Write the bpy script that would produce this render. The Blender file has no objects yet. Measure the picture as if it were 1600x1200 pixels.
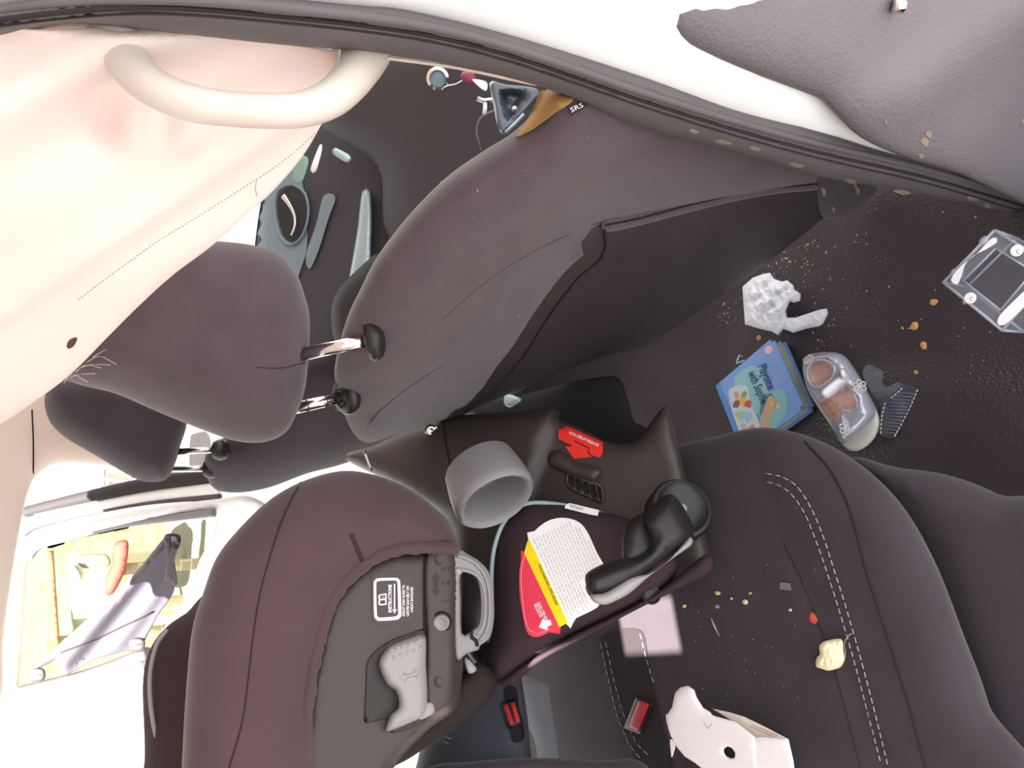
import bpy, bmesh, math, random
import numpy as np
from mathutils import Vector, Matrix
from mathutils.geometry import delaunay_2d_cdt
random.seed(7)
S = bpy.context.scene
# ------------------------------------------------------------------ camera, sky, sun, exposure
YAW, PITCH, ROLL, FPX = math.radians(20), math.radians(-32), math.radians(3), 1200.0
CAM = np.array([0.0, 0.0, 0.98])                       # x: towards the car's front, y: towards the far side, z: up from the rear floor
_h = np.array([math.sin(YAW), math.cos(YAW), 0])
FW = _h*math.cos(PITCH) + np.array([0, 0, math.sin(PITCH)])
RT = np.cross(FW, [0, 0, 1]); RT /= np.linalg.norm(RT); UP = np.cross(RT, FW)
RT, UP = RT*math.cos(ROLL)+UP*math.sin(ROLL), UP*math.cos(ROLL)-RT*math.sin(ROLL)
cd = bpy.data.cameras.new('camera'); co = bpy.data.objects.new('camera', cd); S.collection.objects.link(co)
cd.sensor_width = 36; cd.lens = 36*FPX/1600; cd.clip_start = 0.02; cd.clip_end = 200
mx = Matrix(((-UP[0], RT[0], -FW[0], 0), (-UP[1], RT[1], -FW[1], 0), (-UP[2], RT[2], -FW[2], 0), (0, 0, 0, 1)))
co.matrix_world = Matrix.Translation(CAM) @ mx       # the phone was held on its side: the car's "up" is the picture's left
S.camera = co
S.view_settings.view_transform = 'Standard'; S.view_settings.look = 'None'
S.view_settings.gamma = 1; S.view_settings.use_curve_mapping = False
S.view_settings.exposure = 0.35
w = bpy.data.worlds.new('sky'); S.world = w; w.use_nodes = True
bg = w.node_tree.nodes['Background']; bg.inputs[0].default_value = (0.93, 0.97, 1.0, 1); bg.inputs[1].default_value = 2.2
sd = bpy.data.lights.new('sun', 'SUN'); so = bpy.data.objects.new('sun', sd); S.collection.objects.link(so)
sd.energy = 34; sd.angle = math.radians(0.6); sd.color = (1, 0.96, 0.9)
SUNDIR = Vector((0.3, 0.3, -1.2)).normalized()
so.rotation_euler = SUNDIR.to_track_quat('-Z', 'Y').to_euler()

# ------------------------------------------------------------------ helpers
def ray(u, v):
    u = np.asarray(u, float); v = np.asarray(v, float)
    return FW - np.multiply.outer((u-800)/FPX, UP) + np.multiply.outer((600-v)/FPX, RT)
def W(u, v, d): return CAM + ray(u, v)*np.asarray(d)[..., None]
def plane(*c):
    """depth of the real plane through the control points (u, v, depth)"""
    A = np.array([[1, p[0]/1000, p[1]/1000] for p in c]); b = np.array([1/p[2] for p in c])
    k = np.linalg.lstsq(A, b, rcond=None)[0]
    return lambda u, v: 1/np.clip(k[0]+k[1]*np.asarray(u)/1000+k[2]*np.asarray(v)/1000, .05, 8)
def level(h):
    """depth of the horizontal plane z = h"""
    return lambda u, v: (h-CAM[2])/np.minimum(ray(u, v)[..., 2], -.02)
def cat(pts, closed=True, step=8.0, corner=False):
    P = np.array(pts, float); n = len(P); out = []
    for i in range(n if closed else n-1):
        p1 = P[i]; p2 = P[(i+1) % n]
        p0 = P[(i-1) % n] if (closed or i > 0) else 2*p1-p2
        p3 = P[(i+2) % n] if (closed or i < n-2) else 2*p2-p1
        m = max(1, int(np.linalg.norm((p2-p1)[:2])/step + .5))
        for k in range(m):
            t = k/m
            if corner: out.append(p1+(p2-p1)*t)
            else: out.append(.5*((2*p1)+(p2-p0)*t+(2*p0-5*p1+4*p2-p3)*t*t+(3*p1-p0-3*p2+p3)*t**3))
    if not closed: out.append(P[-1])
    return np.array(out)
def inside(p, poly):
    x, y = p[:, 0], p[:, 1]; c = np.zeros(len(p), bool); a = poly; b = np.roll(poly, -1, 0)
    for (x1, y1), (x2, y2) in zip(a[:, :2], b[:, :2]):
        if y1 == y2: continue
        m = ((y1 > y) != (y2 > y)) & (x < (x2-x1)*(y-y1)/(y2-y1)+x1); c ^= m
    return c
def edist(p, polys):
    best = np.full(len(p), 1e9)
    for poly in polys:
        a = poly[:, :2]; d = np.roll(a, -1, 0)-a; L = (d**2).sum(1)+1e-12
        for i in range(len(a)):
            r = p-a[i]; t = np.clip((r@d[i])/L[i], 0, 1)
            q = r-t[:, None]*d[i]; best = np.minimum(best, (q**2).sum(1))
    return np.sqrt(best)
ORG = {}
def link(name, verts, faces, mat, parent=None, smooth=True, fix=True, mats=None, fm=None):
    verts = np.asarray(verts, float)
    if parent is None:
        o_ = verts.mean(0).copy(); o_[2] = verts[:, 2].min()
    else: o_ = ORG[parent.name]
    me = bpy.data.meshes.new(name); me.from_pydata([tuple(x) for x in verts-o_], [], [tuple(int(i) for i in f) for f in faces])
    if fix:
        bm = bmesh.new(); bm.from_mesh(me); bmesh.ops.recalc_face_normals(bm, faces=bm.faces); bm.to_mesh(me); bm.free()
    me.validate(); me.update()
    for m in (mats or [mat]): me.materials.append(m)
    if smooth: me.polygons.foreach_set('use_smooth', [True]*len(me.polygons))
    if fm is not None:
        for p, k in zip(me.polygons, fm): p.material_index = int(k)
    o = bpy.data.objects.new(name, me); S.collection.objects.link(o)
    if parent is None: o.location = o_
    else: o.parent = parent
    ORG[o.name] = o_
    return o
def thing(name, label, cate, base, group=None):
    o = bpy.data.objects.new(name, None); S.collection.objects.link(o); o.location = base; o.empty_display_size = .02
    ORG[o.name] = np.array(base, float); return tag(o, label, cate, group)
def tag(o, label, cate, group=None, kind=None):
    o['label'] = label; o['category'] = cate
    if group: o['group'] = group
    if kind: o['kind'] = kind
    return o
def struct(o, label=None):
    o['kind'] = 'structure'
    if label: o['label'] = label
    return o
def lab(o, label): o['label'] = label; return o
def puff(name, out, D, mat, parent=None, bulge=.02, back=.02, w=30, g=14, holes=(), corner=False, dents=(), zones=(), extra=None, mats=None, step=None, flat=False, smooth=True):
    """a closed rounded solid: its outline at its own distance, domed towards the viewer by bulge and away by back"""
    step = step or g*.7
    O = cat(out, True, step, corner); H = [cat(h, True, step, corner) for h in holes]; polys = [O[:, :2]]+[h[:, :2] for h in H]
    Dn = [(cat(d[0], True, 6), d[1], d[2]) for d in dents]
    bp = np.vstack(polys)
    lo, hi = bp.min(0), bp.max(0); P = [bp]; E = []; k = 0
    for q in polys:
        n = len(q); E += [(k+i, k+(i+1) % n) for i in range(n)]; k += n
    def ok(p, r):
        m = inside(p, polys[0])
        for h in polys[1:]: m &= ~inside(p, h)
        p = p[m]
        if len(p) == 0: return p
        return p[edist(p, polys) > r]
    for fr in (.04, .14, .32, .6):
        r = fr*w
        if r < .25: continue
        for q in polys:
            tn = np.roll(q, -1, 0)-np.roll(q, 1, 0); tn /= np.linalg.norm(tn, axis=1)[:, None]+1e-9
            nn = np.stack([-tn[:, 1], tn[:, 0]], 1)
            for s in (1, -1):
                c = ok((q+nn*r*s)[::(1 if fr < .5 else 2)], r*.93)
                if len(c): P.append(c)
    gx, gy = np.meshgrid(np.arange(lo[0], hi[0], g), np.arange(lo[1], hi[1], g*.87))
    gx = gx+(np.arange(gx.shape[0]) % 2)[:, None]*g*.5
    c = ok(np.stack([gx.ravel(), gy.ravel()], 1), max(.7*w, .35*g))
    if len(c): P.append(c)
    P = np.vstack(P)
    V, _, F, _, _, _ = delaunay_2d_cdt([Vector(p) for p in P], E, [], 0, 1e-4)
    V = np.array([(a.x, a.y) for a in V]); F = np.array([list(f) for f in F if len(f) == 3])
    cen = V[F].mean(1); m = inside(cen, polys[0])
    for h in polys[1:]: m &= ~inside(cen, h)
    F = F[m]; cen = cen[m]
    dd = edist(V, polys)
    def prof(d):
        s = np.clip(d/max(w, .01), 0, 1); return np.sqrt(np.clip(1-(1-s)**2, 0, 1)), s
    def front(u, v):
        u = np.atleast_1d(np.asarray(u, float)); v = np.atleast_1d(np.asarray(v, float)); p = np.stack([u, v], 1)
        ins = inside(p, polys[0]); pr, s = prof(np.where(ins, edist(p, polys), 0)); d = D(u, v)-bulge*pr
        for q, dep, ww in Dn:
            m_ = inside(p, q); t = np.clip(edist(p, [q])/ww, 0, 1)*m_; d = d+dep*(t*t*(3-2*t))
        if extra is not None: d = d+extra(u, v)*s
        return d
    fd = front(V[:, 0], V[:, 1]); pr, s = prof(dd)
    bd_ = D(V[:, 0], V[:, 1]); bdep = bd_+back*pr
    if extra is not None: bdep = bdep+extra(V[:, 0], V[:, 1])*s
    if flat:
        bdep = bd_+back
    edge = dd < 1e-3
    if not flat: fd = np.where(edge, bd_, fd)
    A = W(V[:, 0], V[:, 1], fd); B = W(V[:, 0], V[:, 1], bdep); n = len(V)
    idx = np.where(edge & (not flat), np.arange(n), np.arange(n)+n)
    faces = [tuple(f) for f in F]+[tuple(idx[f][::-1]) for f in F]
    fm = None
    if zones:
        z = np.zeros(len(F), int)
        for poly, mi in zones: z[inside(cen, cat(poly, True, 5))] = mi
        fm = list(z)+list(z)
    if flat:                                           # side walls
        from collections import Counter
        cnt = Counter()
        for f in F:
            for a, b in ((0, 1), (1, 2), (2, 0)): cnt[tuple(sorted((f[a], f[b])))] += 1
        for (a, b), c_ in cnt.items():
            if c_ == 1:
                faces.append((a, b, b+n, a+n))
                if fm is not None: fm.append(0)
    o = link(name, np.vstack([A, B]), faces, mat, parent, smooth=smooth, mats=mats, fm=fm)
    if flat and smooth:
        try: o.data.set_sharp_from_angle(angle=math.radians(50))
        except Exception: pass
    bm = bmesh.new(); bm.from_mesh(o.data)
    lo_ = [v_ for v_ in bm.verts if not v_.link_faces]; bmesh.ops.delete(bm, geom=lo_, context='VERTS'); bm.to_mesh(o.data); bm.free()
    return o, front
def sweep(name, pts, rad, mat, parent=None, seg=10, closed=False, step=6, world=False, smooth=True, ratio=1.0, caps=True, corner=False):
    """a tube through (u, v, depth) points; rad a number or one per point; ratio flattens it along the view"""
    pts = np.array(pts, float)
    r = np.full(len(pts), rad) if np.isscalar(rad) else np.array(rad, float)
    Q = np.hstack([pts, r[:, None]])
    if len(Q) > 2 or closed: Q = cat2(Q, closed) if world else cat(Q, closed, step, corner)
    C_ = Q[:, :3] if world else W(Q[:, 0], Q[:, 1], Q[:, 2]); R_ = Q[:, 3]
    n = len(C_); T = np.roll(C_, -1, 0)-np.roll(C_, 1, 0)
    if not closed: T[0] = C_[1]-C_[0]; T[-1] = C_[-1]-C_[-2]
    T /= np.linalg.norm(T, axis=1)[:, None]+1e-12
    V = []; F = []
    for i in range(n):
        a = np.cross(T[i], FW); a /= np.linalg.norm(a)+1e-9; b = np.cross(a, T[i])
        for k in range(seg):
            t = 2*math.pi*k/seg; V.append(C_[i]+R_[i]*(a*math.cos(t)+b*math.sin(t)*ratio))
    for i in range(n if closed else n-1):
        for k in range(seg):
            j = (i+1) % n; F.append((i*seg+k, i*seg+(k+1) % seg, j*seg+(k+1) % seg, j*seg+k))
    if not closed and caps: F.append(tuple(range(seg))[::-1]); F.append(tuple((n-1)*seg+k for k in range(seg)))
    return link(name, V, F, mat, parent, smooth=smooth)
def cat2(Q, closed):
    out = []; n = len(Q)
    for i in range(n if closed else n-1):
        p1 = Q[i]; p2 = Q[(i+1) % n]; p0 = Q[(i-1) % n] if (closed or i > 0) else 2*p1-p2; p3 = Q[(i+2) % n] if (closed or i < n-2) else 2*p2-p1
        for k in range(8):
            t = k/8; out.append(.5*((2*p1)+(p2-p0)*t+(2*p0-5*p1+4*p2-p3)*t*t+(3*p1-p0-3*p2+p3)*t**3))
    if not closed: out.append(Q[-1])
    return np.array(out)
def on(path, F, off=0.0):
    P = np.array(path, float); return [(a[0], a[1], float(F(a[0], a[1])[0] if np.ndim(F(a[0], a[1])) else F(a[0], a[1]))-off) for a in P]
def seam(name, path, F, mat, parent, r=.0011, off=.0, closed=False, seg=6, step=10):
    P = cat(path, closed, step)
    return sweep(name, on(P, F, off), r, mat, parent, seg, closed, step=1e9)
def stitches(name, paths, F, mat, parent, r=.0006, dash=9, gap=5):
    V = []; Fc = []
    for path in paths:
        P = cat(path, False, 1.0)[:, :2]; L = np.concatenate([[0], np.cumsum(np.linalg.norm(np.diff(P, axis=0), axis=1))]); t = 0
        while t+dash < L[-1]:
            a = [np.interp(t, L, P[:, 0]), np.interp(t, L, P[:, 1])]; b = [np.interp(t+dash, L, P[:, 0]), np.interp(t+dash, L, P[:, 1])]
            q = on([a, b], F, r); A = W(*q[0]); B = W(*q[1]); T = (B-A)/np.linalg.norm(B-A); s = np.cross(T, FW); s /= np.linalg.norm(s); n = np.cross(s, T); k = len(V)
            for c in (A, B):
                for j in range(5): th = 2*math.pi*j/5; V.append(c+r*(s*math.cos(th)+n*math.sin(th)))
            for j in range(5): Fc.append((k+j, k+(j+1) % 5, k+5+(j+1) % 5, k+5+j))
            Fc += [tuple(k+j for j in range(5))[::-1], tuple(k+5+j for j in range(5))]; t += dash+gap
    return link(name, V, Fc, mat, parent)
def decal(name, out, F, mat, parent, off=.0012, g=10, corner=False, holes=(), thick=.0006):
    D = lambda u, v: F(u, v)-off
    return puff(name, out, D, mat, parent, bulge=0, back=thick, w=.01, g=g, corner=corner, holes=holes, flat=True)[0]
def text(name, s, org, xd, size, F, mat, parent, off=.002, align='LEFT', sx=1.0, sub=2, bold=0.0):
    cu = bpy.data.curves.new('t', 'FONT'); cu.body = s; cu.align_x = align; cu.size = 1; cu.resolution_u = 2; cu.offset = bold; cu.space_line = 1.0
    ob = bpy.data.objects.new('t', cu); S.collection.objects.link(ob)
    dg = bpy.context.evaluated_depsgraph_get(); dg.update(); me = bpy.data.meshes.new_from_object(ob.evaluated_get(dg))
    bpy.data.objects.remove(ob); a = np.array(xd, float); a /= np.linalg.norm(a); b = np.array([a[1], -a[0]])
    vs = np.array([v.co[:2] for v in me.vertices]); fs = [tuple(p.vertices) for p in me.polygons]; bpy.data.meshes.remove(me)
    if len(vs) == 0: return None
    P = np.array(org)+np.outer(vs[:, 0]*sx*size, a)+np.outer(vs[:, 1]*size, b)
    return link(name, W(P[:, 0], P[:, 1], F(P[:, 0], P[:, 1])-off), fs, mat, parent, smooth=False, fix=False)
def box(name, c, s, mat, parent=None, R=None, bev=.002, smooth=False):
    """rounded box: world centre, full size, rotation columns"""
    bm = bmesh.new(); bmesh.ops.create_cube(bm, size=1); bmesh.ops.scale(bm, vec=s, verts=bm.verts)
    if bev: bmesh.ops.bevel(bm, geom=bm.edges[:], offset=bev, segments=2, affect='EDGES')
    R = np.eye(3) if R is None else R
    V = [np.array(c)+R@np.array(v.co) for v in bm.verts]; bm.verts.index_update(); F = [[v.index for v in f.verts] for f in bm.faces]; bm.free()
    return link(name, V, F, mat, parent, smooth=smooth)
def lathe(name, c, ax, prof, mat, parent=None, seg=36, sx=1.0, side=None):
    """profile (radius, height along ax) turned about ax through the world point c"""
    ax = np.array(ax, float); ax /= np.linalg.norm(ax)
    a = np.cross(ax, [0.3, 0.2, .93]) if side is None else np.array(side)-ax*np.dot(side, ax); a /= np.linalg.norm(a); b = np.cross(ax, a); V = []; F = []
    for r, h in prof:
        for k in range(seg): t = 2*math.pi*k/seg; V.append(np.array(c)+ax*h+r*(a*math.cos(t)*sx+b*math.sin(t)))
    m = len(prof)
    for i in range(m-1):
        for k in range(seg): F.append((i*seg+k, i*seg+(k+1) % seg, (i+1)*seg+(k+1) % seg, (i+1)*seg+k))
    F.append(tuple(range(seg))); F.append(tuple((m-1)*seg+k for k in range(seg)))
    o = link(name, V, F, mat, parent)
    try: o.data.set_sharp_from_angle(angle=math.radians(45))
    except Exception: pass
    return o
def lin(c): return tuple(((x/255)/12.92 if x/255 <= .04045 else ((x/255+.055)/1.055)**2.4) for x in c)
def M(name, rgb, rough=.6, metal=0, bump=0, bs=200, vary=0, vs=8, sheen=0, trans=0, ior=1.45, alpha=1, coat=0, tex='NOISE', translucent=0, spec=.5):
    m = bpy.data.materials.new(name); m.use_nodes = True; nt = m.node_tree; p = nt.nodes['Principled BSDF']
    c = lin(rgb); p.inputs['Base Color'].default_value = (*c, 1); p.inputs['Roughness'].default_value = rough; p.inputs['Metallic'].default_value = metal
    p.inputs['IOR'].default_value = ior; p.inputs['Transmission Weight'].default_value = trans; p.inputs['Alpha'].default_value = alpha; p.inputs['Coat Weight'].default_value = coat
    p.inputs['Specular IOR Level'].default_value = spec
    if sheen: p.inputs['Sheen Weight'].default_value = sheen; p.inputs['Sheen Roughness'].default_value = .5
    tc = nt.nodes.new('ShaderNodeTexCoord')
    if bump:
        t = nt.nodes.new('ShaderNodeTexNoise' if tex == 'NOISE' else 'ShaderNodeTexVoronoi'); t.inputs['Scale'].default_value = bs
        nt.links.new(tc.outputs['Object'], t.inputs['Vector']); b = nt.nodes.new('ShaderNodeBump'); b.inputs['Strength'].default_value = bump; b.inputs['Distance'].default_value = .0015
        nt.links.new(t.outputs[0], b.inputs['Height']); nt.links.new(b.outputs[0], p.inputs['Normal'])
    if vary:
        t = nt.nodes.new('ShaderNodeTexNoise'); t.inputs['Scale'].default_value = vs; t.inputs['Detail'].default_value = 6
        nt.links.new(tc.outputs['Object'], t.inputs['Vector']); r = nt.nodes.new('ShaderNodeValToRGB')
        r.color_ramp.elements[0].position = .3; r.color_ramp.elements[1].position = .7
        r.color_ramp.elements[0].color = (*[x*(1-vary) for x in c], 1); r.color_ramp.elements[1].color = (*[min(1, x*(1+vary)) for x in c], 1)
        nt.links.new(t.outputs[0], r.inputs[0]); nt.links.new(r.outputs[0], p.inputs['Base Color'])
    if translucent:
        tr = nt.nodes.new('ShaderNodeBsdfTranslucent'); tr.inputs[0].default_value = (*c, 1); mxs = nt.nodes.new('ShaderNodeMixShader'); mxs.inputs[0].default_value = translucent
        out = nt.nodes['Material Output']; nt.links.new(p.outputs[0], mxs.inputs[1]); nt.links.new(tr.outputs[0], mxs.inputs[2]); nt.links.new(mxs.outputs[0], out.inputs[0])
    return m
def glassm(name, rgb, refl=.08, rough=.02):
    m = bpy.data.materials.new(name); m.use_nodes = True; nt = m.node_tree; nt.nodes.remove(nt.nodes['Principled BSDF'])
    a = nt.nodes.new('ShaderNodeBsdfTransparent'); a.inputs[0].default_value = (*lin(rgb), 1); b = nt.nodes.new('ShaderNodeBsdfGlossy'); b.inputs['Roughness'].default_value = rough
    f = nt.nodes.new('ShaderNodeMixShader'); lw = nt.nodes.new('ShaderNodeLayerWeight'); lw.inputs[0].default_value = refl
    nt.links.new(lw.outputs['Fresnel'], f.inputs[0]); nt.links.new(a.outputs[0], f.inputs[1]); nt.links.new(b.outputs[0], f.inputs[2]); nt.links.new(f.outputs[0], nt.nodes['Material Output'].inputs[0])
    return m

fabric = M('charcoal_seat_fabric', (80, 68, 74), .95, bump=.25, bs=900, vary=.12, vs=30, sheen=.25, spec=.2)
fabricd = M('dark_seat_fabric', (62, 54, 60), .9, bump=.2, bs=900, vary=.1, vs=20, sheen=.15, spec=.2)
panelm = M('smooth_dark_vinyl', (60, 52, 54), .55, bump=.1, bs=500, vary=.12, vs=9, spec=.35)
childfab = M('brown_black_child_seat_fabric', (84, 64, 69), .9, bump=.15, bs=1200, vary=.06, vs=20, sheen=.2, spec=.2)
childdark = M('dark_pad_fabric', (62, 48, 53), .9, bump=.15, bs=900, vary=.06, vs=15, spec=.2)
plastic = M('dark_brown_plastic', (62, 54, 52), .42, bump=.08, bs=1500, vary=.05, vs=12)
plasticb = M('black_plastic', (36, 33, 34), .4, bump=.06, bs=1200)
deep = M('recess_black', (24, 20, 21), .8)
greyp = M('grey_plastic', (136, 133, 136), .42, bump=.05, bs=1200)
greyc = M('pale_grey_plastic', (150, 147, 149), .38)
greyin = M('cup_inside_grey', (140, 141, 142), .5)
vinyl = M('black_vinyl_floor', (64, 55, 59), .33, bump=.5, bs=260, vary=.12, vs=7, tex='VORO', spec=.5)
seal = M('rubber_seal', (92, 86, 89), .6, vary=.1, vs=14, bump=.1, bs=300)
white = M('white_car_paint', (240, 240, 240), .25, coat=.5)
beige = M('beige_trim', (215, 200, 190), .6, bump=.1, bs=900)
pink = M('pale_pink_cloth', (252, 240, 236), .9, bump=.3, bs=700, vary=.02, vs=9, translucent=.35)
handlem = M('cream_handle_plastic', (206, 196, 188), .38)
chrome = M('chrome', (225, 222, 220), .12, metal=1)
steel = M('steel', (190, 188, 186), .25, metal=1)
redm = M('red_sticker', (232, 52, 42), .5)
redb = M('red_button', (190, 52, 52), .4)
pinkred = M('pink_red_label', (232, 60, 88), .7)
yellow = M('yellow_label', (250, 222, 10), .7)
paper = M('white_paper', (238, 238, 244), .8, bump=.1, bs=60)
whitet = M('white_print', (245, 243, 245), .7)
ink = M('black_print', (30, 26, 30), .7)
inkgrey = M('grey_print', (120, 116, 124), .7)
piping = M('pale_blue_piping', (160, 178, 184), .6)
thread = M('grey_thread', (170, 162, 166), .8)
seamm = M('dark_seam', (42, 34, 37), .9)
bluegrey = M('blue_grey_door_trim', (120, 134, 142), .5)
palegrey = M('pale_silver_trim', (168, 186, 190), .3, metal=.3)
dark = M('dark_dash_plastic', (60, 55, 60), .6, bump=.2, bs=500)
darker = M('darker_plastic', (38, 34, 37), .6)
foam = M('tan_foam', (150, 114, 66), .9, bump=.5, bs=200, vary=.2, vs=30)
shadefab = M('grey_sunshade_mesh', (104, 98, 108), .9, bump=.2, bs=900, translucent=.25)
glass = glassm('door_glass', (236, 240, 224))
acrylic = M('clear_acrylic', (190, 192, 204), .1, alpha=.08)
acedge = M('acrylic_edge', (196, 198, 212), .15, alpha=.55, spec=.8)
crimson = M('crimson_plastic', (130, 34, 70), .4)
wall_b = M('tan_brick', (214, 196, 176), .9)
ground = M('sunlit_concrete', (112, 109, 106), .9, vary=.1, vs=3)
panelg = M('door_inner_panel', (108, 102, 107), .55, bump=.35, bs=320, tex='VORO', vary=.1, vs=5)
#PARTS
# ------------------------------------------------------------------ large structure
# ground, yard
g = box('ground', (0.5, 9, -.45), (40, 30, .1), ground, bev=0); struct(g)
# floor: one vinyl mat with a low tunnel and a raised sill side
def floorz(x, y):
    z = .20*math.exp(-((y-1.24)/.17)**2) + .022/(1+math.exp(((x-.02)-(y-.20)*.42-.07)/.012))*(1/(1+math.exp((y-.64)/.03))) + .10*(1/(1+math.exp((y-.30-.12*(x-.3))/.025))) + .10*(1/(1+math.exp((x+.02)/.04)))*0
    z += .075/(1+math.exp(-(x-.44)/.035))/(1+math.exp(-(y-.90)/.04))
    z += .006*math.sin(9*x+4*y)*math.sin(7*y-3*x) + .004*math.sin(23*x-11*y+2)
    return z
nx, ny = 110, 120; V = []; F = []
for i in range(nx+1):
    for j in range(ny+1):
        x = -.7+2.6*i/nx; y = .02+1.75*j/ny; V.append((x, y, floorz(x, y)-.01))
for i in range(nx):
    for j in range(ny): a = i*(ny+1)+j; F.append((a, a+1, a+ny+2, a+ny+1))
fl = link('floor', V, F, vinyl, fix=False); struct(fl)
sm = fl.modifiers.new('thick', 'SOLIDIFY'); sm.thickness = .02; sm.offset = 1
# roof panel over the cabin
rv = []; rfc = []                                        # unseen roof panel, widened for shade, slot added to light the bench
for z in (1.285, 1.315):
    for (x, y) in ((-.95, -.16), (1.65, -.16), (1.65, 1.8), (-.95, 1.8), (-.310, .465), (-.240, .465), (-.240, .575), (-.310, .575)): rv.append((x, y, z))
for a, b in ((0, 1), (1, 2), (2, 3), (3, 0)):
    for k in (0, 8): rfc.append((a+k, b+k, b+4+k, a+4+k))
    rfc.append((a, b, b+8, a+8)); rfc.append((a+4, b+4, b+12, a+12))
rf = link('trim_1', rv, rfc, beige, smooth=False); struct(rf, 'roof panel with added sun slot')
wr = box('wall_rear', (-.9, .8, .75), (.04, 1.5, 1.1), beige, bev=.01); struct(wr)
wl_ = box('wall_left_blocker', (1.2, 1.53, 1.03), (1.25, .03, .52), beige, bev=.01); struct(wl_)  # added far-side panel out of view, blocks sun from the floor
# unseen rear wall closes the cabin; the far-side panel is a sun blocker
# pink lining
Dc = plane((0, 60, .40), (490, 200, .52), (0, 650, .60), (300, 380, .60))
def fold(u, v):
    return .010*np.sin((u*.6+v)/38.)*np.exp(-((v-150)/120)**2) + .022*np.exp(-((u-165)**2/700+(v-180)**2/1600)) - .016*np.exp(-((u-210)**2/500+(v-185)**2/2400)) - .010*np.exp(-((u-290)**2/600+(v-215)**2/800)) + .004*np.sin((v-.6*u)/60.) - .012*np.exp(-((u*.55+v*.83-408)/16.)**2)
cl, Fc = puff('ceiling', [(-90, 30), (40, 45), (150, 44), (330, 50), (420, 62), (528, 82), (524, 150), (497, 204), (470, 248), (425, 300), (380, 340), (330, 385), (270, 430), (215, 480), (165, 530), (110, 585), (50, 630), (-10, 668), (-90, 700)], Dc, pink, bulge=.006, back=.006, w=14, g=14, extra=fold)
struct(cl, 'pale pink stitched lining cloth under the roof')
stitches('hem_stitching', [[(492, 208), (462, 236), (420, 268), (370, 300), (310, 338), (250, 375), (180, 425), (120, 470)]], Fc, M('hem_thread', (176, 170, 166), .8), cl, r=.0004, dash=3, gap=3)
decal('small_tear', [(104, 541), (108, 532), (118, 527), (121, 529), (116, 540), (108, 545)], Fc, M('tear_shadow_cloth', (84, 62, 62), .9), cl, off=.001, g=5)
seam('hem_crease', [(401, 280), (399, 294), (401, 306)], Fc, M('crease_shade', (190, 178, 172), .9), cl, r=.0004)  # crease shade drawn as a thin darker line
# near pillar: painted post, beige trim, rubber seal
Dp = plane((0, 30, .40), (700, 90, .50), (1280, 250, .70), (1600, 320, .93))
up = [(-60, 18), (0, 14), (110, -2), (250, -14), (420, -5), (560, 8), (640, 16), (800, 55), (1000, 118), (1150, 172), (1280, 205), (1400, 242), (1500, 262), (1660, 320)]
lowr = [(1660, 352), (1600, 336), (1400, 296), (1280, 276), (1150, 238), (1000, 198), (880, 148), (800, 123), (700, 101), (600, 84), (420, 68), (200, 44), (100, 38), (0, 56), (-60, 70)]
whp, Fw = puff('trim_2', [(-60, -60), (1150, -60), (1150, 40), (1240, 110), (1330, 185), (1420, 240), (1500, 275), (1400, 262), (1280, 238), (1150, 200), (1000, 150), (800, 85), (640, 44), (420, 24), (250, 15), (110, 20), (0, 30), (-60, 40)], lambda u, v: Dp(u, v)+.012, white, bulge=.02, back=.03, w=60, g=26); struct(whp, 'white painted door pillar')
sl, Fs = puff('trim_3', up+lowr, lambda u, v: Dp(u, v)+.0, seal, bulge=.022, back=.02, w=26, g=20); struct(sl, 'dark rubber door seal with dusty lower end')
mid = [(-40, 36), (110, 18), (250, 12), (420, 24), (640, 50), (800, 88), (1000, 156), (1150, 203), (1280, 238), (1450, 278), (1600, 322)]
seam('seal_groove', mid, Fs, seamm, sl, r=.0016, off=-.0004)
seam('seal_groove', [(a, b+9) for a, b in mid], Fs, seamm, sl, r=.001, off=-.0002)
seam('seal_lip', [(a, b-13) for a, b in mid], Fs, seal, sl, r=.003, off=.001)
decals = [(1130, 222, 14), (1180, 232, 10), (1245, 258, 12), (1330, 283, 10), (1410, 300, 14), (1520, 310, 10), (1545, 322, 7), (1085, 205, 8)]
dustm = M('dried_mud', (140, 124, 108), .95)
for (a, b, r_) in decals:
    decal('mud_mark', [(a-r_, b-2), (a-2, b-4), (a+r_, b+2), (a+4, b+4), (a-5, b+3)], Fs, dustm, sl, off=.0006, g=5)
bt, _ = puff('trim_4', [(-60, 62), (0, 50), (100, 34), (200, 38), (330, 52), (470, 72), (600, 86), (700, 100), (800, 118), (840, 134), (800, 127), (740, 114), (690, 105), (605, 94), (560, 90), (528, 84), (420, 66), (250, 50), (120, 46), (60, 50), (0, 62), (-60, 80)], lambda u, v: Dp(u, v)+.012, beige, bulge=.006, back=.02, w=8, g=12); struct(bt, 'beige pillar edge trim')
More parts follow.
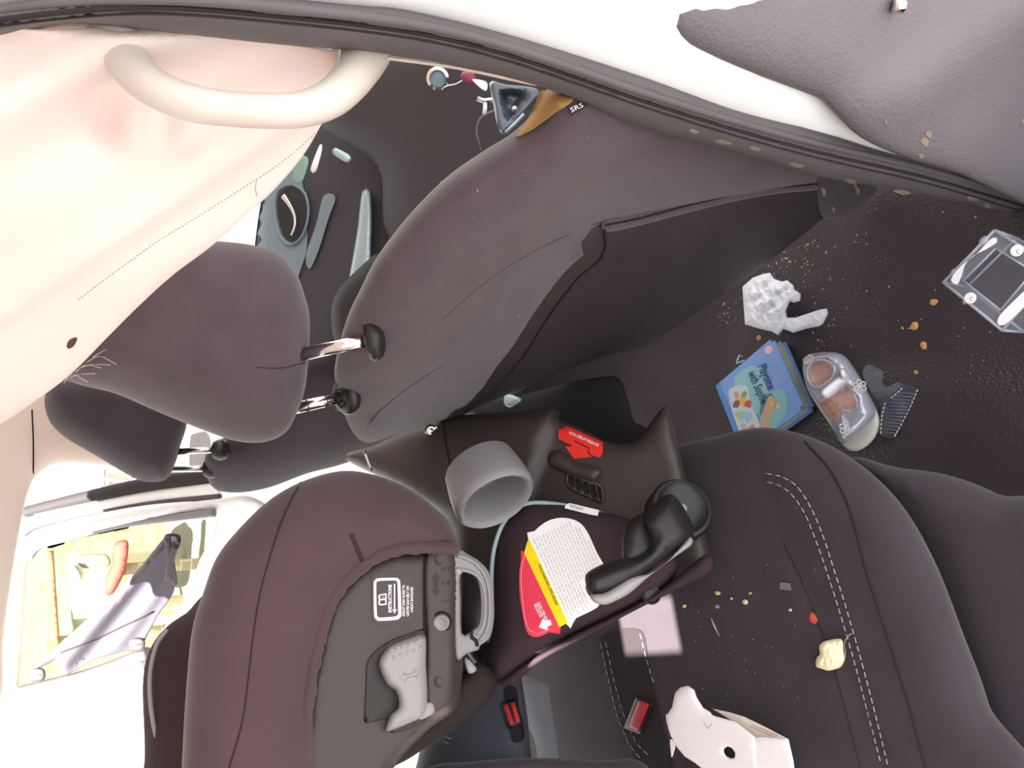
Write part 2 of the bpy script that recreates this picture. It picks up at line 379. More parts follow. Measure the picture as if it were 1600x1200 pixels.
# open near door
Dd = plane((1000, 0, .52), (1300, 150, .62), (1600, 300, .84), (1600, 0, .72))
dn, Fd = puff('door_1', [(1010, -60), (1012, 0), (1030, 28), (1060, 62), (1110, 88), (1180, 116), (1283, 155), (1300, 172), (1345, 215), (1420, 248), (1500, 272), (1600, 318), (1700, 360), (1700, -60)], Dd, panelg, bulge=.03, back=.04, w=90, g=24,
    extra=lambda u, v: -.016/(1+np.exp(-((v-150)+.75*(u-1350))/14.))*1 + .02/(1+np.exp(-((v-120)+.75*(u-1520))/16.)), mats=[panelg]); struct(dn, 'inner trim of the open rear door')
sweep('pull_clip', [(1395, 8, .60), (1412, 9, .60)], [.006, .006], chrome, dn, 8)
for (a, b, r_) in [(1446, 222, 8), (1440, 244, 5), (1452, 210, 6), (1600, 190, 4), (1385, 190, 3)]:
    decal('dust_mark', [(a-r_, b-3), (a, b-r_), (a+r_*.7, b), (a+2, b+r_), (a-r_*.5, b+3)], Fd, dustm, dn, off=.0008, g=5)
# far roof rail
fr, _ = puff('trim_5', [(-80, 560), (200, 560), (280, 640), (268, 700), (228, 736), (160, 727), (92, 724), (58, 742), (45, 765), (36, 800), (18, 900), (5, 1000), (-3, 1100), (-80, 1120)], plane((0, 640, 1.45), (200, 700, 1.5), (0, 1100, 1.5)), beige, bulge=.03, back=.05, w=60, g=20); struct(fr, 'beige rail above the far door opening')
sweep('panel_gap', [(50, 640, 1.415), (52, 690, 1.42), (52, 740, 1.46)], .0015, seamm, fr, 6)
# far rear door, standing open
Dfd = plane((330, 805, 1.72), (42, 862, 1.72), (33, 1075, 1.98), (230, 1010, 1.98))
glassout = [(333, 806), (200, 822), (100, 845), (62, 856), (46, 870), (40, 900), (34, 1000), (31, 1078), (130, 1055), (222, 1030), (245, 995), (290, 935), (310, 880)]
fd_, Ff = puff('door_2', [(400, 778), (330, 780), (200, 800), (100, 818), (50, 832), (34, 850), (26, 900), (14, 1000), (5, 1085), (12, 1098), (100, 1085), (200, 1070), (300, 1040), (420, 940), (470, 850)], Dfd, white, bulge=.02, back=.03, w=12, g=16, holes=[glassout]); struct(fd_, 'far rear door standing open')
sweep('rubber_edge', [(330, 742, 1.70), (230, 757, 1.70), (130, 778, 1.71), (40, 800, 1.73)], [.017, .016, .014, .012], M('darkened_rubber', (48, 42, 44), .8), fd_, 8)  # seal colour darkened to offset the sun on this edge
sweep('painted_edge', [(345, 762, 1.70), (230, 775, 1.71), (130, 794, 1.72), (60, 810, 1.73)], .015, white, fd_, 8)
sweep('frame_channel', [(345, 775, 1.70), (230, 784, 1.71), (130, 802, 1.72), (60, 820, 1.73), (36, 834, 1.74)], .008, seal, fd_, 8)
sweep('upper_frame_trim', [(46, 870, 1.71), (62, 852, 1.71), (100, 841, 1.705), (200, 817, 1.70), (336, 801, 1.69)], .009, greyp, fd_, 8)
sweep('frame_trim', [(50, 862, 1.72), (36, 880, 1.73), (30, 960, 1.82), (22, 1070, 1.97)], .010, beige, fd_, 8)
sweep('lower_channel', [(232, 1020, 1.95), (140, 1054, 1.96), (30, 1082, 1.97)], .016, seal, fd_, 8)
sweep('lower_trim', [(225, 1032, 1.97), (140, 1066, 1.97), (15, 1094, 1.98)], .02, beige, fd_, 8)
gl, Fg = puff('window_1', glassout, lambda u, v: Dfd(u, v)+.005, glass, bulge=0, back=.004, w=.01, g=30, flat=True); struct(gl)
# far front door inner side
Dfront = plane((405, 300, 1.62), (640, 300, 1.45), (640, 90, 1.5), (560, 480, 1.5))
ff, Fff = puff('door_3', [(415, 130), (404, 300), (396, 400), (388, 520), (520, 640), (760, 640), (1000, 420), (1000, 60), (560, 40)], Dfront, dark, bulge=.02, back=.04, w=14, g=24); struct(ff, 'far front door inner side')
decal('upper_trim', [(418, 270), (405, 305), (400, 345), (393, 400), (388, 470), (440, 500), (470, 420), (480, 380), (476, 300), (455, 255)], Fff, bluegrey, ff, off=.003, g=14)
decal('handle_recess', [(440, 298), (456, 292), (474, 306), (478, 335), (470, 365), (456, 378), (442, 366), (434, 335), (434, 312)], Fff, darker, ff, off=.008, g=8)
seam('recess_rim', [(436, 296), (456, 288), (477, 303), (482, 335), (473, 368), (456, 382), (439, 370), (430, 335), (430, 312)], Fff, bluegrey, ff, r=.003, off=.008, closed=True)
sweep('door_handle', [(443, 306, 1.54), (452, 318, 1.54), (460, 335, 1.54), (461, 352, 1.54), (456, 368, 1.54)], [.006, .005, .0035, .003, .003], chrome, ff, 8)
decal('grey_ledge', [(506, 306), (524, 308), (512, 345), (498, 390), (484, 420), (478, 400), (494, 350)], Fff, bluegrey, ff, off=.006, g=10)
puff('armrest', [(566, 299), (578, 300), (581, 330), (580, 380), (576, 420), (545, 474), (538, 475), (546, 430), (558, 360)], lambda u, v: Dfront(u, v)-.04, palegrey, ff, bulge=.015, back=.04, w=9, g=10)
decal('window_ledge', [(408, 290), (401, 330), (395, 390), (397, 392), (403, 345), (411, 295)], Fff, M('pale_green_edge', (190, 214, 196), .4), ff, off=.006, g=8)
puff('armrest_pad', [(520, 470), (560, 420), (600, 400), (600, 520), (560, 560), (525, 540)], lambda u, v: Dfront(u, v)-.1, darker, ff, bulge=.03, back=.05, w=20, g=12)
# dashboard
db = thing('dashboard', 'dark car dashboard at the front seen through the gap above the near front seat', 'dashboard', W(680, 250, 1.6))
_, Fdb = puff('dash_body', [(500, 190), (560, 90), (640, 60), (760, 60), (900, 100), (900, 240), (760, 330), (640, 420), (600, 360), (590, 260)], plane((560, 150, 1.38), (800, 150, 1.2), (640, 380, 1.42)), dark, db, bulge=.05, back=.06, w=60, g=20)
c0 = W(684, 123, 1.16)
lathe('air_vent', c0, -ray(700, 150), [(.014, -.02), (.018, .0), (.017, .006), (.0125, .007), (.0115, .0), (.002, -.002)], chrome, db, 28)
lathe('vent_hub', c0, -ray(700, 150), [(.0112, -.003), (.0112, .001), (.003, .003)], M('blue_grey_vent', (120, 140, 152), .3), db, 20)
puff('trim_insert', [(524, 231), (548, 244), (543, 254), (520, 240)], lambda u, v: np.full(np.shape(u), 1.30), palegrey, db, bulge=.004, back=.02, w=4, g=6)
puff('trim_insert', [(500, 226), (504, 232), (494, 268), (485, 266), (492, 244)], lambda u, v: np.full(np.shape(u), 1.30), white, db, bulge=.004, back=.02, w=4, g=6)
puff('green_rectangle', [(466, 246), (482, 249), (472, 284), (457, 279)], lambda u, v: np.full(np.shape(u), 1.31), M('green_grey_panel', (128, 158, 146), .3), db, bulge=.002, back=.02, w=4, g=6)  # plain green-grey rectangle on the dash
kk, _ = puff('plastic_clip', [(724, 112), (742, 114), (744, 130), (730, 130), (720, 122)], lambda u, v: np.full(np.shape(u), 1.1), crimson, bulge=.006, back=.008, w=6, g=5)
tag(kk, 'crimson plastic clip hanging beside the round chrome vent', 'clip')
sweep('clip_wire', [(726, 124, 1.1), (712, 132, 1.1), (700, 134, 1.1), (690, 140, 1.1)], .0015, steel, kk, 6)
kk, _ = puff('paper_tag', [(738, 124), (760, 128), (760, 142), (750, 137)], lambda u, v: np.full(np.shape(u), 1.09), paper, bulge=.001, back=.002, w=2, g=5)
tag(kk, 'small white wedge shaped tag below the crimson clip', 'tag')
kk = sweep('thin_cable', [(776, 172, 1.06), (764, 176, 1.06), (750, 186, 1.06), (745, 205, 1.07), (749, 222, 1.08), (753, 234, 1.1)], .0014, inkgrey, None, 6)
tag(kk, 'thin grey cable looping down beside the glossy blue-grey dashboard moulding', 'cable')
kk = thing('metal_bracket', 'small pale metal bracket behind the front seat edge near the cable', 'bracket', W(760, 160, 1.08))
sweep('bracket_arm', [(746, 154, 1.07), (757, 158, 1.07), (768, 156, 1.07), (776, 160, 1.07)], .004, steel, kk, 6)
sweep('bracket_leg', [(758, 158, 1.07), (758, 170, 1.07), (757, 178, 1.07)], .003, paper, kk, 6)
kk, _ = puff('chrome_catch', [(688, 285), (700, 279), (703, 283), (692, 289), (690, 296), (686, 294)], lambda u, v: np.full(np.shape(u), .98), steel, bulge=.002, back=.006, w=3, g=4)
tag(kk, 'tiny silver catch peeking over the front seat edge', 'catch')
Dm = lambda u, v: np.full(np.shape(u), .93)
mo, Fm = puff('glossy_moulding', [(766, 128), (790, 132), (842, 140), (830, 165), (800, 196), (786, 210), (778, 200), (772, 165)], Dm, M('glossy_blue_grey', (70, 78, 90), .15, coat=.5), db, bulge=.004, back=.03, w=8, g=8, dents=[([(782, 142), (825, 146), (815, 165), (795, 192), (788, 190)], .02, 8)])
lab(mo, 'glossy blue-grey moulding with a rounded triangular rim')
sweep('rim', [(768, 130, .93), (774, 160, .93), (780, 192, .93), (787, 206, .93), (800, 197, .93), (818, 178, .93)], .003, palegrey, mo, 8)
sweep('screw', [(803, 170, .935), (804, 171, .93)], .004, chrome, mo, 8)
# ------------------------------------------------------------------ near front seat
Ds = plane((577, 530, .79), (540, 620, .87), (1285, 320, 1.02), (1285, 320, 1.02))
ns = thing('front_seat', 'near front car seat with brown-black fabric back, zip and two headrest posts', 'seat', W(1250, 330, 1.0), 'front seats')
_, Fn = puff('backrest', [(524, 596), (526, 556), (543, 495), (563, 452), (590, 400), (640, 335), (700, 275), (760, 233), (800, 208), (835, 175), (870, 130), (1000, 130), (1290, 220), (1300, 262), (1286, 300), (945, 362), (947, 385), (935, 408), (900, 438), (860, 490), (815, 560), (770, 612), (735, 642), (690, 657), (620, 678), (572, 692), (545, 664)], Ds, fabric, ns, bulge=.085, back=.06, w=95, g=16,
    extra=lambda u, v: -.006*np.sin((u+.6*v)/70.))
_, Fp = puff('rear_panel', [(700, 655), (735, 560), (830, 430), (920, 340), (1000, 320), (1290, 270), (1292, 328), (1280, 346), (1190, 418), (1130, 458), (1060, 508), (1000, 543), (930, 561), (860, 588), (780, 622), (735, 642)], lambda u, v: Ds(u, v)-.02, panelm, ns, bulge=.035, back=.05, w=60, g=18)
_, Fb = puff('seat_base_cover', [(1282, 262), (1330, 268), (1372, 288), (1345, 325), (1310, 342), (1284, 338), (1276, 300)], lambda u, v: Ds(u, v)-.045, fabricd, ns, bulge=.02, back=.06, w=22, g=12)
for (a, b, r_) in [(1287, 300, 7), (1340, 298, 7), (1302, 328, 5), (1336, 290, 4)]:
    decal('mud_mark', [(a-r_*.5, b-r_), (a+3, b-r_*.4), (a+r_*.5, b+r_*.3), (a, b+r_)], Fb, dustm, ns, off=.0006, g=4)
seam('panel_seam', [(735, 640), (772, 612), (817, 560), (862, 490), (902, 438), (936, 409), (947, 385), (945, 356)], Fp, seamm, ns, r=.0015, off=.004)
zp = [(946, 352), (1000, 341), (1080, 320), (1150, 304), (1220, 293), (1284, 287)]
zt = puff('zip_tape', [(945, 341), (1000, 330), (1080, 309), (1150, 294), (1220, 283), (1284, 277), (1284, 295), (1220, 302), (1150, 314), (1080, 331), (1000, 352), (946, 362)], lambda u, v: Fp(u, v)-.004, fabric, ns, bulge=.003, back=.003, w=5, g=10)[1]
stitches('zip_teeth', [zp], zt, seamm, ns, r=.0012, dash=2.5, gap=1.5)
seam('side_seam', [(573, 668), (596, 640), (640, 604), (690, 572)], Fn, fabricd, ns, r=.0006, off=-.0002)
seam('side_seam', [(690, 500), (760, 440), (830, 395), (900, 362), (943, 345)], Fn, fabricd, ns, r=.0005, off=-.0002)
for k in range(46):
    pass
lv = []; lf = []
for k in range(70):
    a = random.uniform(600, 1270); b = random.uniform(160, 640)
    if not inside(np.array([[a, b]]), np.array([(560, 600), (720, 290), (880, 200), (1270, 270), (940, 350), (720, 620)]))[0]: continue
    r_ = random.uniform(.5, 1.1); th = random.uniform(0, 3.1); L = random.choice([1, 1, 1, 3.5])
    q = [(a+L*r_*math.cos(th), b+L*r_*math.sin(th)), (a-r_*math.sin(th), b+r_*math.cos(th)), (a-L*r_*math.cos(th), b-L*r_*math.sin(th)), (a+r_*math.sin(th), b-r_*math.cos(th))]
    n = len(lv)
    for x, y in q: lv.append(W(x, y, float(Fn(x, y)[0])-.0012))
    lf.append((n, n+1, n+2, n+3))
li = link('lint', lv, lf, M('pale_lint', (150, 140, 144), .9), ns, fix=False); li['kind'] = 'stuff'
# headrest
hr = thing('x', 'x', 'x', (0, 0, 0)); bpy.data.objects.remove(hr)
Dh = plane((300, 400, .70), (300, 650, .76), (470, 500, .74), (100, 600, .71))
_, Fh = puff('headrest', [(72, 540), (115, 500), (200, 425), (285, 375), (330, 376), (390, 382), (435, 396), (462, 425), (478, 468), (484, 500), (482, 560), (476, 610), (464, 645), (446, 676), (412, 691), (368, 689), (320, 673), (250, 645), (180, 615), (120, 600), (80, 580)], Dh, fabric, ns, bulge=.06, back=.06, w=95, g=14)
seam('headrest_seam', [(400, 574), (440, 575), (478, 566)], Fh, seamm, ns, r=.0005, off=-.0002)
for (a, b, c_, d) in [((462, 556, .735), (577, 531, float(Fn(577, 531)[0])-.004), 0, 0), ((452, 640, .80), (537, 620, float(Fn(537, 620)[0])-.012), 0, 0)]:
    p = sweep('headrest_post', [a, b], .0062, chrome, ns, 14, caps=True); ax = W(*a)-W(*b); ax = ax/np.linalg.norm(ax)-FW*.45
    if b[1] > 600:
        for t in (.35, .7): q = W(*b)*(1-t)+W(*a)*t; lathe('notch', q, ax, [(.0066, -.001), (.0066, .001)], darker, p, 14)
    gd = lathe('post_guide', W(*b), ax, [(.010, -.014), (.0175, -.010), (.0205, -.005), (.0205, -.001), (.0175, .003), (.012, .004), (.0095, .002), (.0075, .004)], plasticb, ns, 28)
kk, _ = puff('torn_foam', [(806, 214), (822, 190), (836, 165), (846, 142), (880, 148), (896, 155), (882, 168), (868, 176), (850, 190), (826, 206)], lambda u, v: Fn(u, v)-.003, foam, ns, bulge=.004, back=.01, w=8, g=7, extra=lambda u, v: .002*np.sin(u/3.)*np.cos(v/4.)); lab(kk, 'torn tan foam edge')
tg = decal('airbag_tag', [(888, 172), (916, 158), (920, 163), (893, 182)], Fn, seamm, ns, off=.003, g=8, corner=True); lab(tg, 'dark airbag tag with pale letters')
text('tag_print', 'SRS', (893, 176), (.9, -.44), 11, lambda u, v: Fn(u, v)-.003, whitet, tg, off=.001, sx=1.3)
# hairs caught at the lining edge
hv = [sweep('hair', [(100+i*9, 598-i*8, .60), (112+i*11, 590-i*8+random.uniform(-6, 6), .655), (125+i*10+random.uniform(0, 18), 590-i*6+random.uniform(-8, 8), .66)], .0003, M('pale_hair', (200, 180, 180), .6) if i == 0 else bpy.data.materials['pale_hair'], None, 5) for i in range(6)]
for h_ in hv: tag(h_, 'fine pale hair at the lining edge by the near headrest', 'hair', 'pale hairs by the near headrest')
# ------------------------------------------------------------------ far front seat
fs = thing('front_seat', 'far front car seat, partly hidden, its fabric back lit blue-grey', 'seat', W(600, 700, 1.6), 'front seats')
Df = plane((330, 700, 1.42), (330, 750, 1.48), (520, 640, 1.55))
puff('backrest', [(322, 742), (321, 712), (340, 688), (380, 674), (430, 640), (480, 560), (560, 560), (660, 640), (640, 680), (545, 722), (480, 740), (420, 762), (370, 770), (336, 764)], Df, fabricd, fs, bulge=.07, back=.08, w=46, g=12)
puff('headrest', [(70, 620), (90, 596), (180, 590), (285, 640), (281, 700), (264, 744), (244, 753), (212, 748), (150, 712), (100, 682), (76, 655)], plane((150, 650, 1.36), (270, 700, 1.38), (270, 640, 1.36)), fabricd, fs, bulge=.07, back=.06, w=42, g=11)
for a, b in [((272, 706, 1.38), (338, 703, 1.38)), ((262, 734, 1.44), (324, 732, 1.44))]:
    p = sweep('headrest_post', [a, b], .006, steel, fs, 10); lathe('post_guide', W(*b), W(*a)-W(*b), [(.012, -.02), (.0185, -.014), (.0195, -.006), (.016, .003), (.007, .004)], plasticb, fs, 20)
# ------------------------------------------------------------------ rear bench
bs = thing('rear_bench_seat', 'dark rear bench seat with double grey stitching under the child seat', 'seat', W(1300, 1100, .8))
Dz = level(.315)
_, Fu = puff('cushion', [(1050, 700), (1110, 684), (1190, 668), (1270, 684), (1345, 726), (1410, 790), (1462, 880), (1505, 990), (1545, 1100), (1580, 1260), (830, 1290), (812, 1180), (795, 1060), (800, 900), (900, 760)], lambda u, v: Dz(u, v)+.035, fabricd, bs, bulge=.045, back=.08, w=110, g=20,
    extra=lambda u, v: .006*np.exp(-((u-1180-(v-700)*.42)/14.)**2)*(v > 720) )
_, Fv = puff('side_bolster', [(1330, 716), (1400, 730), (1480, 742), (1560, 772), (1660, 830), (1700, 1280), (1540, 1280), (1500, 1080), (1450, 900), (1390, 790)], lambda u, v: Dz(u, v)+.11, fabricd, bs, bulge=.045, back=.05, w=60, g=18)
stitches('front_stitching', [[(1196, 740), (1218, 744), (1243, 758), (1265, 790), (1285, 835), (1303, 890), (1322, 950), (1345, 1030), (1366, 1110), (1388, 1200)], [(1198, 753), (1216, 758), (1236, 772), (1256, 800), (1276, 848), (1294, 900), (1313, 960), (1335, 1035), (1356, 1115), (1378, 1200)]], lambda u, v: Fu(u, v)-.0012, thread, bs)
seam('cushion_seam', [(1258, 690), (1300, 738), (1330, 800), (1348, 870), (1366, 930), (1392, 1010), (1420, 1100), (1450, 1210)], Fu, seamm, bs, r=.0012, off=0)
seam('cushion_seam', [(1225, 850), (1258, 920), (1292, 1010), (1316, 1090), (1345, 1200)], Fu, seamm, bs, r=.0007, off=-.0002)
decal('centre_strip', [(935, 1000), (1000, 985), (1015, 1050), (1035, 1130), (1050, 1210), (1000, 1210), (975, 1150), (955, 1080)], Fu, seamm, bs, off=.0012, g=14)
for pth in ([(938, 1005), (950, 1060), (965, 1120), (985, 1165), (1005, 1190)], [(946, 1003), (958, 1058), (973, 1112), (993, 1158), (1013, 1180)], [(1000, 990), (1010, 1030), (1022, 1070)]): stitches('centre_stitching', [pth], lambda u, v: Fu(u, v)-.0014, thread, bs)
bluefab = M('bench_back_fabric', (74, 76, 86), .7, bump=.3, bs=300, vary=.15, vs=20)
_, Fk = puff('backrest', [(640, 1290), (652, 1190), (664, 1160), (700, 1130), (700, 1090), (700, 1020), (760, 980), (800, 960), (812, 1040), (824, 1120), (830, 1180), (846, 1290)], plane((700, 1150, .97), (800, 1040, 1.0), (800, 1190, .93)), bluefab, bs, bulge=.03, back=.1, w=30, g=16)
_, Fk2 = puff('cushion_rear_pad', [(800, 1040), (838, 1048), (940, 1000), (955, 1080), (985, 1150), (1010, 1290), (830, 1290), (832, 1180), (815, 1120)], lambda u, v: Dz(u, v)+.03, bluefab, bs, bulge=.035, back=.04, w=26, g=14)
stitches('back_stitching', [[(668, 1144), (685, 1155), (705, 1163)], [(672, 1138), (688, 1148), (706, 1155)]], Fk, thread, bs)
decal('belt_slot', [(788, 1078), (806, 1074), (812, 1110), (820, 1152), (802, 1158), (794, 1120)], Fk, deep, bs, off=.002, g=8)
_, Fe = puff('front_bolster', [(640, 1300), (665, 1205), (740, 1190), (830, 1184), (930, 1188), (1010, 1196), (1040, 1300)], lambda u, v: np.full(np.shape(u), .86), fabricd, bs, bulge=.03, back=.05, w=24, g=14)
# buckles
for i, (o_, d_, sz, l_) in enumerate([((800, 1115), (-.3, -.95), 34, 'red-topped belt buckle tucked in the slot of the bench backrest'), ((998, 1118), (-.36, .93), 46, 'red-topped belt buckle lying on the dark centre strip of the bench')]):
    b_ = thing('seat_belt_buckle', l_, 'belt buckle', W(o_[0], o_[1], (Fk if i == 0 else Fu)(*o_)[0]-.004), 'belt buckles on the bench')
    Fx = Fk if i == 0 else Fu
    dx, dy = np.array(d_)/np.linalg.norm(d_); px, py = -dy, dx; h_ = sz/2; wd = 10 if i == 0 else 12
    rect = lambda hh, ww: [(o_[0]+dx*a*hh+px*b*ww, o_[1]+dy*a*hh+py*b*ww) for a, b in ((-1, -1), (1, -1), (1, 1), (-1, 1))]
    puff('buckle_case', rect(h_+4, wd+3), lambda u, v, Fx=Fx: Fx(u, v)-.003, plasticb, b_, bulge=.004, back=.008, w=5, g=6, corner=True)
    for s_ in ((-1, 1) if i == 0 else (0,)):
        puff('release_button', [(o_[0]+dx*a*h_+px*(b*(4 if i == 0 else 9)+s_*5.5), o_[1]+dy*a*h_+py*(b*(4 if i == 0 else 9)+s_*5.5)) for a, b in ((-1, -1), (1, -1), (1, 1), (-1, 1))], lambda u, v, Fx=Fx: Fx(u, v)-.006, redb, b_, bulge=.004, back=.005, w=3, g=5, corner=True)
# ------------------------------------------------------------------ child seat
cs = thing('child_car_seat', 'large dark child booster seat with cup holder and armrest strapped on the rear bench', 'child seat', W(1000, 900, .88))
Dw = plane((300, 1000, .70), (700, 860, .82), (700, 1150, .78), (450, 760, .80))
hole = [(712, 862), (655, 858), (612, 864), (574, 884), (534, 924), (508, 974), (489, 1050), (482, 1100), (476, 1230), (476, 1300), (610, 1300), (700, 1130), (727, 1110), (735, 1060)]
_, Fwg = puff('wing_cover', [(280, 1300), (284, 1200), (290, 1090), (300, 985), (318, 925), (338, 872), (372, 828), (420, 782), (470, 753), (530, 736), (582, 741), (640, 764), (690, 802), (706, 822), (714, 858), (650, 870), (612, 880), (570, 906), (538, 950), (515, 1020), (500, 1100), (494, 1300)], Dw, childfab, cs, bulge=.05, back=.07, w=90, g=15)
_, Fsh = puff('side_shell', [(716, 856), (652, 858), (608, 862), (568, 880), (528, 918), (502, 968), (484, 1045), (474, 1110), (466, 1300), (560, 1300), (615, 1200), (668, 1142), (712, 1108), (722, 1060), (722, 1000)], lambda u, v: Dw(u, v)-.006, plastic, cs, bulge=.02, back=.06, w=22, g=14)
random.seed(3)
hem = [(716, 858), (685, 857), (652, 856), (630, 857), (609, 861), (588, 870), (570, 881), (549, 898), (530, 920), (516, 943), (505, 970), (497, 1000), (488, 1040), (484, 1070), (478, 1110), (474, 1150), (470, 1200), (466, 1290)]
Q = cat(hem, False, 9)
sweep('elastic_hem', [(a[0], a[1], float(Dw(a[0], a[1]))-.030) for a in Q], [.0068+random.uniform(-.0012, .0012) for _ in Q], childfab, cs, 10, step=1e9)
for pth in ([(470, 753), (446, 800), (428, 850), (408, 920), (396, 990), (388, 1060), (378, 1130), (358, 1200)], ): seam('cover_seam', pth, Fwg, seamm, cs, r=.0008, off=0)
seam('cover_crease', [(548, 835), (560, 862), (566, 878)], Fwg, childdark, cs, r=.0025, off=-.001)
puff('back_shell_blocker', [(330, 1230), (345, 960), (430, 810), (560, 790), (680, 860), (715, 1000), (725, 1080), (650, 1160), (560, 1230)], lambda u, v: Dw(u, v)+.08, plasticb, cs, bulge=.0, back=.12, w=60, g=24)  # hidden solid added behind the wing to keep sun off the bench
# rail with numbers
_, Frl = puff('slider_rail', [(667, 868), (713, 868), (714, 960), (712, 1060), (708, 1090), (690, 1104), (668, 1104), (667, 1000)], lambda u, v: Fsh(u, v)-.001, plastic, cs, bulge=.006, back=.008, w=6, g=8)
seam('rail_edge', [(664, 866), (664, 940), (664, 990)], Fsh, deep, cs, r=.0022, off=0)
for a, b in ((684, 876), (684, 1067)):
    sc = lathe('screw', W(a, b, float(Frl(a, b)[0])), -FW, [(.005, -.002), (.0055, .0006), (.0045, .001), (.0036, .002), (.001, .0023)], plastic, cs, 16)
kr = lathe('recess_ring', W(690, 972, float(Frl(690, 972)[0])), -FW, [(.0105, -.002), (.0105, .0008), (.0085, .0008), (.0083, -.001)], deep, cs, 28)
kn = lathe('slider_button', W(690, 972, float(Frl(690, 972)[0])), -FW, [(.0082, -.002), (.0082, .003), (.0074, .0042), (.006, .0042), (.0055, .0038), (.001, .0038)], greyp, cs, 28)
embm = M('embossed_marks', (42, 35, 35), .5)
for s_, p in (('1', (703, 943)), ('2', (703, 915)), ('3', (703, 893))): text('position_number', s_, p, (0, -1), 17, Frl, embm, cs, off=.0006, bold=.01)
decal('double_arrow', [(681, 894), (688, 904), (684, 904), (684, 922), (688, 922), (681, 931), (674, 922), (678, 922), (678, 904), (674, 904)], Frl, embm, cs, off=.0005, g=6, corner=True)
# sticker
st = decal('instruction_sticker', [(585, 897), (640, 895), (644, 900), (645, 968), (640, 973), (588, 975), (582, 970), (581, 902)], Fsh, M('sticker_black', (70, 56, 60), .5), cs, off=.0008, g=12); lab(st, 'black instruction sticker with white print')
Fst = lambda u, v: Fsh(u, v)-.0008
decal('sticker_frame', [(588, 904), (621, 903), (625, 907), (627, 963), (622, 968), (590, 970), (585, 965), (584, 909)], Fst, whitet, st, off=.0006, g=8, holes=[[(590, 908), (619, 907), (621, 910), (622, 960), (619, 963), (592, 965), (589, 962), (588, 911)]])
text('sticker_print', 'INSTRUCTIONS', (612, 957), (0, -1), 7.6, Fst, whitet, st, off=.0006, sx=.82, bold=.03)
text('sticker_print', 'ADJUST SASH GUIDE TO', (632.5, 963), (0, -1), 5.6, Fst, whitet, st, off=.0006, sx=.80, bold=.02)
text('sticker_print', 'CENTRE SASH BELT ON', (639, 963), (0, -1), 5.6, Fst, whitet, st, off=.0006, sx=.80, bold=.02)
text('sticker_print', "CHILD'S SHOULDER", (645.3, 957), (0, -1), 5.6, Fst, whitet, st, off=.0006, sx=.80, bold=.02)
decal('sticker_arrow', [(615.4, 912), (617.4, 912), (617.4, 952), (620, 952), (616.4, 959), (613, 952), (615.4, 952)], Fst, whitet, st, off=.0006, g=6, corner=True)
decal('book_symbol', [(592, 929), (604, 927), (604, 945), (593, 946), (591, 943), (592, 938), (591, 933)], Fst, whitet, st, off=.0006, g=6, corner=True, holes=[[(594, 930.5), (602, 929.5), (602, 935), (594, 936)], [(594, 938), (602, 937.5), (602, 943), (594, 944)]])
text('book_symbol_letter', 'i', (601, 934), (0, -1), 8, Fst, whitet, st, off=.0007)
# lever
rc, _ = puff('lever_recess', [(665, 986), (640, 990), (612, 1000), (588, 1016), (574, 1035), (572, 1065), (570, 1115), (572, 1130), (606, 1124), (612, 1145), (660, 1130), (668, 1100), (667, 1040)], lambda u, v: Fsh(u, v)-.001, embm, cs, bulge=.001, back=.004, w=4, g=10)
_, Fl = puff('adjuster_lever', [(664, 993), (640, 997), (612, 1008), (598, 1022), (592, 1036), (596, 1052), (606, 1071), (616, 1077), (622, 1090), (622, 1106), (612, 1115), (607, 1125), (604, 1143), (640, 1130), (662, 1118), (668, 1095), (666, 1040)], lambda u, v: Fsh(u, v)-.003, greyc, cs, bulge=.014, back=.005, w=12, g=8)
puff('lever_tip', [(660, 1102), (676, 1095), (680, 1104), (677, 1115), (655, 1124)], lambda u, v: Fsh(u, v)-.002, greyc, cs, bulge=.006, back=.004, w=5, g=6)
for a, b in [(612, 1017), (622, 1013), (631, 1010), (642, 1006), (652, 1004), (615, 1028), (626, 1024), (636, 1021), (646, 1018), (656, 1014)]:
    lathe('grip_dot', W(a, b, float(Fl(a, b)[0])), -FW, [(.0023, -.001), (.0022, .0003), (.0012, .0009), (.0003, .001)], greyc, cs, 12)
seam('lever_arrow', [(624, 1059), (632, 1051), (632, 1055), (648, 1050), (647, 1044), (655, 1050), (650, 1060), (649, 1056), (633, 1061), (634, 1066)], Fl, greyin, cs, r=.0005, off=0, closed=True)
# belt guide
gout = [(710, 862), (735, 868), (757, 884), (768, 905), (772, 940), (771, 975), (764, 998), (750, 1009), (748, 1015), (730, 1021), (712, 1027), (709, 940)]
puff('belt_guide', gout, lambda u, v: Dw(u, v)-.024, greyp, cs, bulge=.006, back=.012, w=5, g=7, holes=[[(720, 898), (734, 897), (745, 905), (750, 925), (751, 955), (748, 975), (738, 985), (722, 990), (720, 940)]])
seam('guide_rib', [(714, 868), (735, 875), (752, 890), (762, 912), (765, 945), (763, 975), (757, 992), (750, 1000)], lambda u, v: Dw(u, v)-.031, greyin, cs, r=.0018, off=0)
seam('guide_rib', [(715, 890), (730, 892), (746, 900), (756, 920), (758, 950), (755, 978), (745, 992)], lambda u, v: Dw(u, v)-.031, greyc, cs, r=.0014, off=0)
decal('guide_gap', [(735, 986), (739, 985), (740, 994), (747, 1000), (748, 1010), (743, 1010), (742, 1003), (735, 998)], lambda u, v: Dw(u, v)-.030, deep, cs, off=.001, g=5)
lathe('guide_pin', W(716, 893, .79-.03), -FW, [(.0032, -.004), (.0032, .001), (.002, .002)], greyc, cs, 12)
